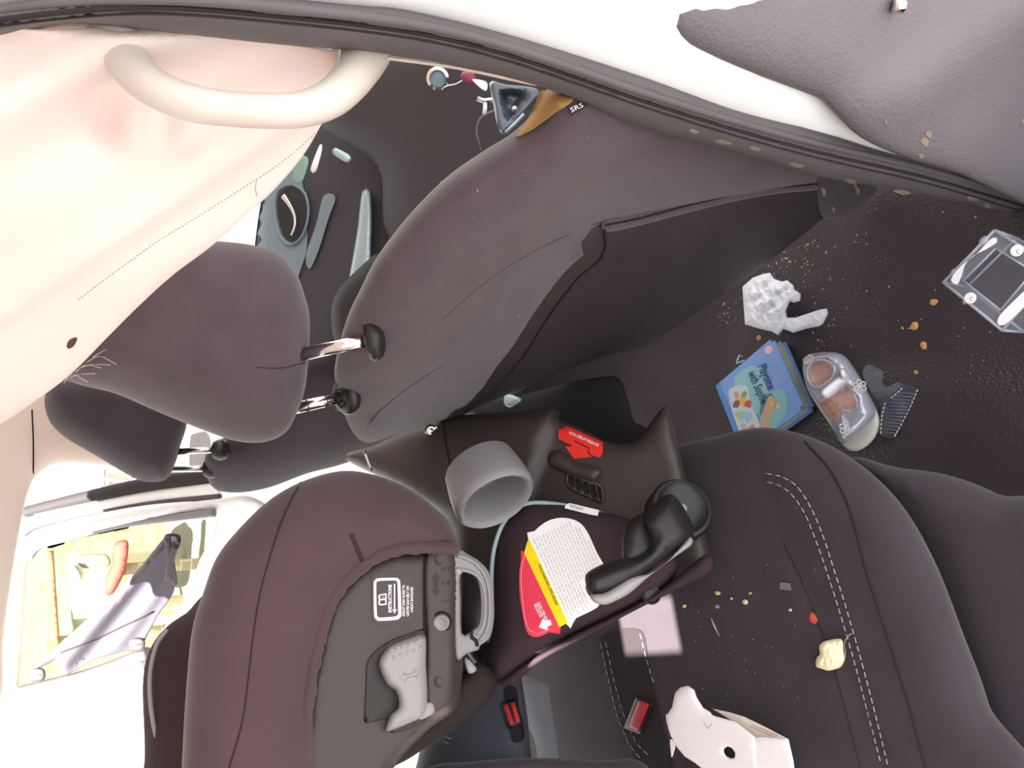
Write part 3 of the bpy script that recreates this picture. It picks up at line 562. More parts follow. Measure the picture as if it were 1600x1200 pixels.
# lower side pieces of the shell
puff('lower_shell', [(700, 1080), (745, 1035), (775, 1060), (768, 1090), (735, 1120), (690, 1150), (640, 1185), (560, 1230), (520, 1300), (470, 1300), (500, 1220), (600, 1150), (660, 1125)], lambda u, v: Dw(u, v)+.03, M('matt_shell', (44, 37, 36), .75, spec=.2), cs, bulge=.02, back=.05, w=20, g=14)
puff('pale_clip', [(725, 1028), (733, 1030), (745, 1046), (732, 1052)], lambda u, v: Dw(u, v)-.0, greyc, cs, bulge=.004, back=.006, w=4, g=5)
# far wing
Dwf = plane((250, 1000, 1.0), (280, 1190, .95), (300, 950, 1.0))
puff('far_wing', [(222, 1300), (226, 1180), (223, 1070), (232, 1020), (256, 983), (290, 958), (340, 930), (380, 1100), (360, 1300)], Dwf, childdark, cs, bulge=.05, back=.05, w=40, g=16)
sweep('wing_piping', [(262, 984, .965), (244, 1010, .955), (234, 1060, .94), (238, 1120, .93), (250, 1165, .93), (272, 1194, .93), (300, 1200, .93)], .0028, M('lavender_piping', (158, 150, 158), .6), cs, 8)
# base shell
Db = plane((560, 700, 1.10), (860, 640, 1.02), (1070, 740, .89), (1100, 880, .83), (800, 1060, .93))
_, Fbs = puff('base_shell', [(540, 716), (590, 691), (640, 667), (700, 651), (760, 646), (815, 641), (862, 636), (876, 642), (872, 655), (905, 668), (950, 690), (985, 692), (1005, 676), (1040, 634), (1052, 668), (1064, 712), (1075, 755), (1090, 800), (1110, 862), (1108, 895), (1070, 915), (1030, 928), (960, 965), (900, 990), (800, 1060), (760, 1060), (700, 960), (700, 830), (640, 770)], Db, plastic, cs, bulge=.03, back=.05, w=26, g=15,
    extra=lambda u, v: -.010/(1+np.exp(-(u-706)/8))+.016/(1+np.exp(-(u-(868-(v-640)*.35))/3.)))
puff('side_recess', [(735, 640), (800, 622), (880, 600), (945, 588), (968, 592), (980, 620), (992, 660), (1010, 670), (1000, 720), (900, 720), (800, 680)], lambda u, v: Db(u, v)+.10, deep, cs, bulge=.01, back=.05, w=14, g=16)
puff('pale_catch', [(787, 626), (792, 615), (815, 624), (800, 636), (790, 634)], lambda u, v: Db(u, v)+.06, palegrey, cs, bulge=.006, back=.02, w=5, g=5)
seam('shell_line', [(690, 655), (697, 700), (706, 740), (712, 742)], Fbs, plasticb, cs, r=.0015, off=.001)
sw = lathe('steel_screw', W(674, 673, float(Fbs(674, 673)[0])), -FW, [(.0085, -.002), (.009, .001), (.007, .002), (.006, .001), (.0035, .001), (.003, .002), (.001, .0015)], chrome, cs, 24)
sweep('steel_wire', [(569, 704, .96), (574, 718, .96), (581, 736, .96)], .0016, steel, cs, 8)
# round belt slot cover + red label
puff('rounded_boss', [(858, 708), (874, 704), (900, 722), (932, 729), (940, 738), (928, 754), (905, 748), (860, 728)], lambda u, v: Fbs(u, v)-.001, plastic, cs, bulge=.012, back=.006, w=16, g=8)
rl = decal('belt_path_label', [(873, 672), (886, 665), (942, 691), (942, 706), (938, 715), (924, 711), (920, 706), (922, 700), (898, 688), (894, 696), (873, 686), (872, 680)], Fbs, redm, cs, off=.0015, g=9, corner=True); lab(rl, 'red belt path label with arrow and white print')
decal('label_arrow', [(897, 690), (920, 701), (918, 708), (925, 714), (897, 717), (883, 697), (893, 698)], Fbs, redm, rl, off=.0015, g=8, corner=True)
text('label_print', 'BOOSTER LAP BELT PATH', (936, 694), (-.91, -.41), 6.4, lambda u, v: Fbs(u, v)-.0018, whitet, rl, off=.0006, sx=.68, bold=.01)
puff('slotted_vent', [(884, 740), (890, 736), (934, 752), (944, 770), (942, 785), (930, 783), (888, 762)], lambda u, v: Fbs(u, v)-.002, plastic, cs, bulge=.005, back=.006, w=4, g=6,
     holes=[[(889, 743), (895, 746), (898, 758), (893, 760), (889, 756)], [(900, 749), (906, 751), (909, 763), (905, 766), (900, 762)], [(911, 755), (918, 757), (921, 769), (917, 771), (912, 768)], [(923, 759), (929, 761), (933, 776), (929, 779), (924, 775)], [(934, 760), (937, 764), (940, 780), (937, 779)]])
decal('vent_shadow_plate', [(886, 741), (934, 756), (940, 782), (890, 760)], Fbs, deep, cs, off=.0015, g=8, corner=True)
# cup holder: tapered ring with a deep well
ca = -ray(770, 765)/np.linalg.norm(ray(770, 765)); ax = ca*.66-UP*.30-RT*.60; ax /= np.linalg.norm(ax)
ccen = W(768, 768, .88)
sd_ = (W(712, 812, .87)-W(828, 735, .87))
lathe('cup_holder', ccen, ax, [(.027, -.045), (.036, -.043), (.0390, -.015), (.0400, .007), (.0390, .014), (.036, .018), (.0330, .016), (.0310, .009), (.0295, -.01), (.028, -.036), (.005, -.038)], greyp, cs, 48, sx=1.22, side=sd_)
# pivot and armrest
pvc = W(1066, 794, .825); pax = ca*.9+RT*.35-UP*.1
pv = lathe('armrest_pivot', pvc, pax, [(.020, -.03), (.034, -.03), (.0345, -.004), (.032, .001), (.0285, .002), (.026, -.001), (.016, -.004), (.002, -.005)], plasticb, cs, 44)
lathe('pivot_button', pvc, pax, [(.0056, -.006), (.0056, .0), (.0045, .0012), (.001, .0013)], greyp, pv, 20)
Dar = plane((930, 920, .73), (1070, 850, .775), (1030, 780, .80))
_, Fa = puff('armrest', [(914, 905), (918, 894), (940, 882), (965, 874), (992, 870), (1010, 858), (1016, 842), (1006, 818), (1012, 798), (1030, 780), (1050, 772), (1068, 792), (1084, 828), (1078, 846), (1050, 866), (1015, 893), (985, 914), (955, 928), (936, 932), (920, 926)], Dar, plasticb, cs, bulge=.025, back=.03, w=26, g=9)
puff('armrest_stripe', [(922, 930), (945, 926), (968, 912), (985, 902), (1015, 896), (1040, 880), (1062, 856), (1078, 838), (1082, 842), (1080, 852), (1052, 872), (1015, 900), (985, 926), (962, 939), (945, 945), (930, 942)], lambda u, v: Dar(u, v)-.012, greyc, cs, bulge=.010, back=.02, w=9, g=7)
puff('armrest_web', [(980, 818), (1008, 800), (1040, 798), (1070, 825), (1064, 856), (1020, 880), (978, 880), (972, 850)], lambda u, v: Dar(u, v)+.012, plasticb, cs, bulge=.015, back=.02, w=24, g=9)
# pad
Dpd = plane((790, 1050, .90), (780, 850, .92), (1000, 830, .875), (1000, 930, .83))
_, Fpd = puff('seat_pad', [(766, 1062), (752, 1040), (756, 1015), (768, 985), (770, 930), (774, 880), (776, 850), (786, 822), (806, 797), (832, 786), (880, 788), (940, 800), (985, 812), (1030, 840), (1060, 880), (1040, 915), (1010, 936), (960, 962), (880, 1000), (820, 1040), (786, 1066)], Dpd, childdark, cs, bulge=.035, back=.05, w=40, g=12)
_, _ = puff('pad_edge_cover', [(780, 1066), (820, 1036), (900, 990), (985, 948), (1040, 915), (1104, 866), (1112, 892), (1060, 920), (1000, 950), (920, 992), (850, 1030), (800, 1070)], lambda u, v: Dpd(u, v)-.012, childdark, cs, bulge=.015, back=.05, w=14, g=12)
sweep('pad_piping', [(764, 1010, .90), (769, 960, .905), (768, 900, .905), (770, 870, .905), (775, 846, .905), (785, 820, .905), (804, 796, .905), (830, 786, .905), (870, 788, .9), (920, 797, .89), (950, 806, .882)], .0026, piping, cs, 8)
wl = decal('fabric_label', [(884, 789), (890, 786), (936, 797), (934, 806), (922, 804), (882, 794)], lambda u, v: Dpd(u, v)-.022, paper, cs, off=0, g=8, corner=True); lab(wl, 'white care tag')
text('care_print', 'Wash', (889, 792), (.97, .24), 7, lambda u, v: Dpd(u, v)-.0235, inkgrey, wl, off=0, sx=1.4)
for (a, b) in ((1018, 930), (776, 1052)): lathe('side_button', W(a, b, float(Dpd(a, b))-.02), -FW, [(.010, -.004), (.010, .001), (.008, .002), (.007, 0), (.001, 0)], plasticb, cs, 20)
Fl2 = lambda u, v: Fpd(u, v)-.0006
wlb = decal('information_label', [(826, 846), (835, 830), (856, 814), (880, 809), (903, 815), (917, 830), (932, 862), (946, 892), (925, 905), (915, 915), (920, 930), (936, 946), (900, 966), (884, 974)], Fl2, whitet, cs, off=.001, g=9); lab(wlb, 'white information label with fine grey print')
yb = decal('label_band', [(824, 846), (828, 844), (887, 973), (874, 980), (819, 864)], Fl2, yellow, wlb, off=.0016, g=9, corner=True); lab(yb, 'yellow band')
pb = decal('label_tip', [(820, 862), (814, 876), (811, 900), (812, 930), (816, 958), (822, 985), (830, 994), (842, 995), (858, 988), (876, 980)], Fl2, pinkred, wlb, off=.0014, g=9); lab(pb, 'pink-red tip with white arrow')
seam('label_stitching', [(820, 866), (815, 885), (814, 910), (816, 935), (820, 965), (827, 985), (840, 990), (858, 983)], Fl2, M('pale_pink_thread', (240, 170, 184), .8), wlb, r=.0004, off=.002)
F3 = lambda u, v: Fl2(u, v)-.0018
text('band_print', 'IMPORTANT INFORMATION', (873, 944), (-.41, -.91), 6.8, F3, ink, yb, off=.0008, sx=.80)
text('tip_print', 'BOOSTER', (848, 963), (-.41, -.91), 7.5, F3, whitet, pb, off=.0006, sx=.7, bold=.02)
text('tip_print', 'SASH BELT PATH', (857, 970), (-.41, -.91), 7.0, F3, whitet, pb, off=.0006, sx=.62, bold=.02)
decal('tip_arrow', [(842, 980), (848, 966), (853, 970), (860, 968), (862, 976), (856, 979), (855, 985)], Fl2, whitet, pb, off=.002, g=5, corner=True)
lines = [(836+i*6.2, 848-i*.2, 0) for i in range(14)]
V = []; Fc_ = []
random.seed(5)
labpoly = cat([(832, 848), (840, 833), (858, 819), (880, 814), (900, 820), (913, 833), (930, 868), (940, 892), (922, 903), (911, 913), (915, 930), (926, 945), (900, 962), (886, 968)], True, 6)
for i in range(24):
    bx, by = 834+i*4.6, 842-i*2.2
    t = 0
    while t < 150:
        L = random.uniform(3, 11); x0, y0 = bx+.41*t, by+.91*t; x1, y1 = x0+.41*L, y0+.91*L
        if all(inside(np.array([[x0, y0], [x1, y1]]), labpoly)):
            n = len(V); hx, hy = .91*.45, -.41*.45
            for a, b in ((x0-hx, y0-hy), (x1-hx, y1-hy), (x1+hx, y1+hy), (x0+hx, y0+hy)): V.append(W(a, b, float(F3(a, b)[0])))
            Fc_.append((n, n+1, n+2, n+3))
        t += L+random.uniform(1.5, 3)
fp = link('fine_print', V, Fc_, M('faded_print', (182, 180, 190), .8), wlb, fix=False)
# ------------------------------------------------------------------ grab handle
gh = thing('grab_handle', 'cream plastic grab handle curving below the pale pink lining', 'handle', W(300, 180, .44))
sweep('grip', [(178, 40, .435, ), (190, 75, .43), (212, 112, .425), (250, 142, .42), (300, 161, .42), (350, 169, .425), (410, 173, .43), (470, 171, .44), (515, 155, .45), (545, 128, .465), (562, 100, .485), (572, 78, .50)], [.0165, .0135, .0115, .0105, .0100, .0096, .0096, .0100, .0108, .0120, .0145, .0165], handlem, gh, 24)
# ------------------------------------------------------------------ sun shade on the far door window
ss = thing('window_sunshade', 'folded grey mesh sunshade stuck to the far rear door window with suction cups', 'sunshade', W(150, 1000, 1.8))
Dss = lambda u, v: Dfd(u, v)-.03
_, Fss = puff('mesh_cloth', [(40, 1052), (100, 1000), (160, 945), (215, 890), (255, 842), (263, 838), (267, 870), (273, 915), (266, 935), (248, 960), (232, 990), (215, 1012), (150, 1030), (105, 1054), (92, 1045), (90, 1030), (70, 1040)], Dss, shadefab, ss, bulge=.012, back=.012, w=8, g=7,
     extra=lambda u, v: .012*np.sin((u*.72+v*.69-(v-850)*.12)/6.5)+.008*np.sin((u*.72+v*.69)/14.))
sweep('top_band', [(262, 840, 1.66), (268, 880, 1.68), (273, 912, 1.72)], .007, shadefab, ss, 8)
seam('cloth_seam', [(95, 1020), (150, 998), (200, 975), (240, 955)], Fss, seamm, ss, r=.0025, off=0)
for (a, b) in ((270, 845), (214, 1008), (58, 1055)):
    d_ = float(Dss(a, b))-.02
    pd = puff('corner_pad', [(a-13, b-8), (a, b-12), (a+12, b-8), (a+12, b+6), (a+2, b+12), (a-12, b+8)], lambda u, v, d_=d_: np.full(np.shape(u), d_), plastic, ss, bulge=.006, back=.008, w=5, g=5)[0]
    lathe('suction_cup', W(a, b, d_-.006), -FW, [(.009, -.004), (.010, 0), (.005, .004), (.004, .008), (.001, .009)], acedge, ss, 18)
sweep('strap', [(275, 850, 1.66), (266, 880, 1.68), (262, 905, 1.70)], .008, plastic, ss, 8)
# ------------------------------------------------------------------ yard seen beyond the far door
def brickmat():
    m = wall_b; nt = m.node_tree; t = nt.nodes.new('ShaderNodeTexBrick'); tc = nt.nodes.new('ShaderNodeTexCoord'); mp = nt.nodes.new('ShaderNodeMapping'); mp.inputs['Rotation'].default_value = (math.pi/2, 0, 0)
    t.inputs['Scale'].default_value = 3; t.inputs['Color1'].default_value = (*lin((176, 160, 140)), 1); t.inputs['Color2'].default_value = (*lin((152, 134, 116)), 1); t.inputs['Mortar'].default_value = (*lin((186, 176, 160)), 1)
    nt.links.new(tc.outputs['Object'], mp.inputs[0]); nt.links.new(mp.outputs[0], t.inputs['Vector']); nt.links.new(t.outputs[0], nt.nodes['Principled BSDF'].inputs['Base Color'])
brickmat()
wb = box('wall_yard', (5.6, 9.5, .8), (11.4, .2, 2.6), wall_b, bev=0); struct(wb, 'pale tan brick yard wall')
d5 = lambda k: (lambda u, v: np.full(np.shape(u), k))
vn = thing('parked_van', 'small white parked van seen through the far door window', 'van', W(170, 900, 7.2))
puff('van_body', [(108, 868), (125, 862), (170, 862), (176, 890), (172, 935), (150, 960), (112, 955)], d5(7.0), white, vn, bulge=.2, back=.8, w=14, g=8)
puff('van_window', [(122, 868), (165, 866), (170, 885), (128, 888)], d5(6.82), M('tan_window', (140, 112, 90), .4), vn, bulge=.03, back=.05, w=4, g=8)
puff('headlamp', [(108, 885), (118, 884), (128, 900), (124, 908), (108, 905)], d5(6.75), greyp, vn, bulge=.03, back=.2, w=4, g=6)
rp, _ = puff('red_panel', [(178, 850), (200, 846), (198, 880), (190, 905), (176, 928), (165, 928), (166, 900), (176, 880)], d5(6.4), M('red_brown_board', (150, 62, 62), .7), bulge=.05, back=.1, w=5, g=7); tag(rp, 'red and tan upright board beside the white van outside', 'board')
wp, _ = puff('timber_post', [(68, 862), (84, 860), (94, 1010), (82, 1012)], d5(5.5), M('tan_timber', (142, 100, 80), .8, vary=.1), bulge=.03, back=.05, w=4, g=9, corner=True); tag(wp, 'tan timber post outside behind the far door window', 'post')
gb, _ = puff('grey_bin', [(96, 975), (112, 950), (118, 985), (108, 990), (96, 992)], d5(5.0), M('grey_green_bin', (120, 128, 118), .7), bulge=.03, back=.3, w=4, g=6, corner=True); tag(gb, 'grey-green box on the ground beside the timber post', 'box')
hs, _ = puff('pale_shed', [(75, 715), (160, 718), (160, 790), (84, 795), (78, 770)], d5(6.2), M('cream_shed', (205, 190, 168), .8), bulge=.05, back=.6, w=4, g=12); tag(hs, 'cream coloured shed seen above the far front headrest posts', 'shed')
def stand(par, spots, r_, mat, name='ground_leg'):
    for a, b, d in spots: p = W(a, b, d); sweep(name, [p, (p[0], p[1], -.40)], r_, mat, par, 8, world=True)
hs_m = bpy.data.materials['cream_shed']
stand(vn, [(150, 875, 7.3), (150, 950, 7.3)], .05, hs_m, 'support_leg'); stand(rp, [(185, 890, 6.43)], .05, wall_b); stand(wp, [(90, 1005, 5.52)], .05, wall_b); stand(gb, [(110, 980, 5.1)], .05, hs_m); stand(hs, [(150, 755, 6.4)], .08, hs_m)
sf = thing('shelf_rack', 'pale slatted rack outside between the far headrest and the open door', 'rack', W(190, 760, 5.6))
for pth in ([(162, 734), (161, 764)], [(205, 742), (203, 756)], [(160, 748), (206, 752)], [(160, 761), (190, 764)]): sweep('rail', [(a, b, 5.6) for a, b in pth], .015, greyp, sf, 6)
stand(sf, [(204, 750, 5.6)], .015, greyp)
# ------------------------------------------------------------------ things on the floor
fz = lambda u, v: level(.0)(u, v)
# book
A_, B_, D_ = [CAM+ray(a, b)*(float(level(.030)(a, b))) for a, b in ((1207, 527), (1118, 603), (1257, 638))]
C_ = B_+D_-A_
bk = thing('board_book', 'pale blue board book titled Playtime with Sophie lying on the vinyl floor', 'book', (A_+C_)/2-np.array([0, 0, .03]))
blue = M('pale_blue_cover', (122, 158, 214), .35, coat=.3); blues = M('blue_spine', (92, 138, 200), .35); pages = M('cream_pages', (176, 178, 160), .8)
def slab(name, z0, z1, ins, mat, par, bev=.0015):
    c = (A_+C_)/2; e1 = (D_-A_); e2 = (B_-A_); l1, l2 = np.linalg.norm(e1), np.linalg.norm(e2); e1 = e1/l1; e2 = e2/l2; V = []
    for z in (z0, z1):
        for s, t in ((-1, -1), (1, -1), (1, 1), (-1, 1)): V.append(c+e1*s*(l1/2-ins)+e2*t*(l2/2-(0 if t > 0 else ins))+np.array([0, 0, z-.03]))
    bm = bmesh.new(); vs = [bm.verts.new(v) for v in V]
    for f in ((0, 1, 2, 3), (4, 5, 6, 7), (0, 1, 5, 4), (1, 2, 6, 5), (2, 3, 7, 6), (3, 0, 4, 7)): bm.faces.new([vs[i] for i in f])
    bmesh.ops.bevel(bm, geom=[e for e in bm.edges if abs(e.verts[0].co.z-e.verts[1].co.z) > .0005], offset=.006, segments=4, affect='EDGES')
    bm.verts.index_update(); vv = [np.array(v.co) for v in bm.verts]; ff_ = [[v.index for v in f.verts] for f in bm.faces]; bm.free()
    return link(name, vv, ff_, mat, par, smooth=False)
slab('back_cover', .002, .006, 0, blue, bk); slab('page_block', .006, .026, .004, pages, bk); cv = slab('front_cover', .026, .030, 0, blue, bk)
Fk_ = lambda u, v: level(.0301)(u, v)
def bp_(s, t):   # book cover coordinates, s along A-D, t along A-B, in picture px
    X = A_+(D_-A_)*s+(B_-A_)*t; d = X-CAM; z = d@FW; return (800-FPX*(d@UP)/z, 600-FPX*(d@RT)/z)
def bdec(name, pts, mat, off=.0006, corner=False): return decal(name, [bp_(*p) for p in pts], Fk_, mat, cv, off=off, g=7, corner=corner)
bdec('spine_strip', [(0, .93), (0, 1), (1, 1), (1, .93)], blues, corner=True)
bdec('teal_patch', [(.12, .40), (.08, .62), (.14, .74), (.5, .72), (.74, .52), (.66, .3), (.5, .34), (.3, .27)], M('teal_print', (142, 190, 196), .4), off=.0005)
bdec('teal_patch', [(.62, .18), (.56, .42), (.70, .56), (.98, .58), (.95, .3), (.8, .16)], M('teal_print_b', (130, 186, 190), .4), off=.0005)
pale = M('pale_patch', (196, 206, 214), .4)
bdec('picture_patch', [(.20, .72), (.24, .88), (.95, .92), (1.0, .75), (.86, .62), (.5, .62), (.3, .58)], pale, off=.0008)
random.seed(11)
for k, (s_, t_, r_, cc) in enumerate([(.30, .76, .05, (206, 160, 140)), (.42, .72, .07, (232, 170, 90)), (.50, .66, .05, (196, 90, 80)), (.40, .82, .05, (128, 100, 96)), (.58, .80, .06, (160, 196, 190)), (.66, .72, .06, (170, 186, 204)), (.72, .84, .05, (208, 170, 178)), (.52, .86, .04, (170, 190, 140)), (.8, .74, .05, (214, 130, 130)), (.36, .66, .04, (120, 170, 110)), (.70, .36, .025, (240, 190, 80)), (.78, .30, .03, (240, 190, 80))]):
    pts = [(s_+r_*(1+.35*math.sin(3*q+k))*math.cos(q), t_+r_*(1+.3*math.cos(2*q+k))*math.sin(q)) for q in np.linspace(0, 2*math.pi, 9)[:-1]]
    bdec('colour_shape', pts, M('print_%d' % k, cc, .4), off=.0011)
bdec('plain_band', [(.60, .34), (.72, .30), (.84, .44), (1.0, .56), (1.0, .78), (.86, .66), (.70, .50)], M('buff_print', (196, 164, 136), .4), off=.0010)
bdec('logo_patch', [(.06, .07), (.05, .16), (.14, .15), (.14, .06)], M('logo_pink', (226, 180, 196), .4), off=.0007)
t1 = np.array(bp_(.62, .2))-np.array(bp_(.22, .2)); xdir = t1/np.linalg.norm(t1)
navy = M('navy_print', (34, 50, 92), .5)
text('cover_title', 'Playtime', bp_(.175, .335), xdir, 20, lambda u, v: Fk_(u, v)-.0012, navy, cv, off=.0004, sx=.62, bold=.008)
text('cover_title', 'with Sophie', bp_(.16, .50), xdir, 20, lambda u, v: Fk_(u, v)-.0012, navy, cv, off=.0004, sx=.56, bold=.008)
lp = sweep('hanging_loop', [(1163, 563, 1.19), (1150, 568, 1.19), (1155, 555, 1.19), (1160, 557, 1.19)], .0012, palegrey, bk, 6, corner=True)
# shoe
sh = thing('toddler_shoe', 'silver toddler shoe with flower patches and pink insole beside the blue book', 'shoe', W(1315, 640, float(fz(1315, 640))))
Dz0 = level(.02)
silver = M('iridescent_silver', (204, 204, 216), .28, metal=.4, bump=.25, bs=40, vary=.12, vs=30)
silverl = M('silver_strap', (214, 206, 214), .35, metal=.3, bump=.2, bs=60)
sole = M('cream_sole', (206, 202, 190), .55); insole = M('pink_lining', (240, 206, 202), .7); insole2 = M('tan_insole', (228, 182, 154), .7)
puff('sole', [(1256, 572), (1262, 556), (1290, 550), (1320, 556), (1342, 590), (1362, 625), (1374, 656), (1368, 682), (1352, 699), (1334, 705), (1318, 696), (1300, 668), (1278, 636), (1260, 604)], Dz0, sole, sh, bulge=.012, back=.016, w=9, g=7)
opening1 = [(1262, 578), (1268, 566), (1282, 562), (1298, 567), (1304, 578), (1298, 592), (1286, 601), (1274, 606), (1264, 596)]
opening2 = [(1280, 632), (1294, 618), (1310, 612), (1324, 602), (1334, 614), (1340, 632), (1332, 642), (1318, 640), (1308, 652), (1298, 656)]
_, Fsu = puff('upper', [(1254, 574), (1260, 558), (1275, 553), (1300, 550), (1322, 558), (1344, 590), (1360, 622), (1368, 648), (1352, 672), (1330, 688), (1314, 692), (1300, 664), (1280, 634), (1260, 602)], lambda u, v: Dz0(u, v)-.012, silver, sh, bulge=.045, back=.004, w=26, g=5, mats=[silver, insole, insole2],
     dents=[(opening1, .042, 4), (opening2, .034, 4)], zones=[(opening1, 1), (opening2, 1), ([(1280, 634), (1296, 624), (1310, 632), (1308, 652), (1298, 656)], 2)])
seam('opening_piping', opening1, Fsu, silverl, sh, r=.0016, off=.001, closed=True, step=6)
seam('opening_piping', [(1334, 614), (1340, 632), (1334, 642), (1318, 636), (1300, 626), (1290, 620)], Fsu, silverl, sh, r=.0010, off=-.002, step=5)
zs = float(Fsu(1318, 590)[0])
stp, _ = puff('strap', [(1288, 622), (1282, 612), (1300, 596), (1318, 584), (1325, 582), (1330, 592), (1318, 603), (1306, 615), (1296, 622)], lambda u, v: np.full(np.shape(u), zs-.004), silverl, sh, bulge=.004, back=.004, w=5, g=5)
puff('buckle_loop', [(1312, 580), (1318, 575), (1326, 585), (1324, 590), (1317, 593)], lambda u, v: np.full(np.shape(u), zs-.01), silverl, sh, bulge=.004, back=.006, w=3, g=4)
puff('heel_tab', [(1254, 562), (1266, 553), (1273, 560), (1270, 564), (1259, 569)], lambda u, v: Dz0(u, v)-.055, silverl, sh, bulge=.003, back=.004, w=3, g=4)
for (fx, fy, fr_) in ((1343, 604, 4.4), (1322, 669, 4.6)):
    q = float(Fsu(fx, fy)[0])
    for k in range(6):
        th = k*math.pi/3+.4; px_, py_ = fx+7.2*math.cos(th), fy+7.2*math.sin(th)
        sweep('petal', [(px_+3.7*math.cos(th+t), py_+3.7*math.sin(th+t)) + (q-.004,) for t in np.linspace(0, 2*math.pi, 8)[:-1]], .0010, silverl, sh, 6, closed=True, step=3)
    lathe('flower_centre', W(fx, fy, q-.002), -FW, [(.0018, -.001), (.0018, .0008), (.0005, .001)], silverl, sh, 10)
stitches('toe_stitching', [[(1312, 690), (1330, 686), (1348, 674), (1362, 654), (1366, 642)]], lambda u, v: Dz0(u, v)-.018, thread, sh, r=.0005, dash=3, gap=2)
# clear flap
fp_ = thing('clear_plastic_flap', 'clear ribbed plastic piece with stitched edges lying by the toddler shoe', 'plastic piece', W(1400, 650, float(fz(1400, 650))))
clr = M('clear_film', (150, 150, 160), .15, alpha=.28)
Df2 = level(.012)
puff('plain_panel', [(1348, 585), (1355, 569), (1360, 570), (1380, 581), (1378, 596), (1386, 605), (1400, 598), (1405, 597), (1412, 602), (1400, 618), (1376, 624), (1366, 620)], Df2, clr, fp_, bulge=0, back=.0015, w=.01, g=9, flat=True)
_, Frb = puff('ribbed_panel', [(1372, 624), (1386, 621), (1400, 612), (1412, 602), (1435, 608), (1432, 614), (1420, 640), (1408, 662), (1398, 684), (1374, 679), (1370, 664), (1376, 640)], Df2, M('ribbed_clear_plastic', (74, 72, 82), .2, spec=.8), fp_, bulge=.002, back=.002, w=2, g=4)
for k in range(13):
    b = 612+k*5.2; a0 = 1376+(0 if k > 2 else 14-5*k); a1 = 1430-k*2.3
    sweep('rib', [(a0+3, b+1, float(Frb(a0, b)[0])-.001), (a1-3, b+3, float(Frb(a1, b)[0])-.001)], .0008, M('rib_plastic', (112, 112, 126), .3) if k == 0 else bpy.data.materials['rib_plastic'], fp_, 6)
stitches('edge_stitching', [[(1434, 609), (1421, 638), (1408, 664), (1397, 683)], [(1376, 678), (1378, 650), (1384, 626)], [(1392, 622), (1404, 612), (1412, 604)]], Frb, whitet, fp_, r=.0006, dash=4, gap=2.5)
sweep('panel_edge', [(1350, 584, 1.08), (1356, 570, 1.08), (1380, 581, 1.08), (1379, 594, 1.08)], .0005, thread, fp_, 5)
# tissue
random.seed(2)
def crump(u, v):
    r = 0
    for a, b, f_, s_ in ((.31, .95, 9, .006), (.9, -.4, 7, .005), (.7, .7, 12, .007), (-.5, .85, 5, .003)):
        r = r+s_*(2*np.abs(((u*a+v*b)/f_) % 2-1)-1)
    return r
tissue = M('white_tissue', (240, 240, 246), .85, translucent=.15)
ti, _ = puff('crumpled_tissue', [(1160, 448), (1166, 443), (1176, 434), (1190, 429), (1203, 426), (1210, 436), (1222, 440), (1230, 438), (1240, 446), (1242, 453), (1251, 459), (1250, 470), (1240, 473), (1234, 471), (1228, 486), (1230, 496), (1244, 496), (1262, 490), (1280, 484), (1292, 482), (1294, 490), (1286, 506), (1280, 510), (1262, 513), (1240, 520), (1224, 514), (1216, 524), (1206, 518), (1188, 514), (1164, 507), (1162, 480)], level(.022), tissue, bulge=.020, back=.016, w=16, g=6, corner=True, extra=crump, smooth=False)
tag(ti, 'crumpled white tissue lying on the vinyl floor above the blue book', 'tissue')
# acrylic box
bx = thing('clear_plastic_box', 'clear acrylic box with white disc feet at the right edge of the floor', 'box', W(1545, 440, .93))
Pc = [(1474, 441), (1554, 360), (1650, 418), (1566, 516)]
ba = [CAM+ray(a, b)*float(level(.145)(a, b)) for a, b in Pc]; cc_ = sum(ba)/4; hh = .045
bot = [cc_+(p-cc_)*.97-np.array([0, 0, hh]) for p in ba]
def bar(p, q, r, mat, name, ratio=1.0): return sweep(name, [p, q], r, mat, bx, 8, world=True, ratio=ratio)
for i in range(4):
    j = (i+1) % 4
    q4 = [ba[i], ba[j], bot[j], bot[i]]; nrm = np.cross(ba[j]-ba[i], bot[i]-ba[i]); nrm /= np.linalg.norm(nrm)
    link('side_wall', q4+[p+nrm*.002 for p in q4], [(0, 1, 2, 3), (4, 5, 6, 7), (0, 1, 5, 4), (1, 2, 6, 5), (2, 3, 7, 6), (3, 0, 4, 7)], acrylic, bx, smooth=False)
    bar(ba[i], ba[j], .0016, acedge, 'rim_bar'); bar(bot[i], bot[j], .0014, acedge, 'lower_bar'); bar(ba[i], bot[i], .0014, acedge, 'corner_post')
inn = [cc_+(p-cc_)*.62 for p in ba]; frost = M('frosted_acrylic', (150, 150, 162), .2, alpha=.3)
dn3 = np.array([0, 0, .004])
for i in range(4):
    j = (i+1) % 4
    q4 = [ba[i]*.96+cc_*.04, ba[j]*.96+cc_*.04, inn[j], inn[i]]
    link('lid_frame', q4+[p-dn3 for p in q4], [(0, 1, 2, 3), (4, 5, 6, 7), (0, 1, 5, 4), (1, 2, 6, 5), (2, 3, 7, 6), (3, 0, 4, 7)], frost, bx, smooth=False)
    bar(inn[i], inn[j], .0010, acedge, 'inner_edge')
link('base_plate', bot+[p+np.array([0, 0, .003]) for p in bot], [(0, 1, 2, 3), (4, 5, 6, 7), (0, 1, 5, 4), (1, 2, 6, 5), (2, 3, 7, 6), (3, 0, 4, 7)], acrylic, bx, smooth=False)
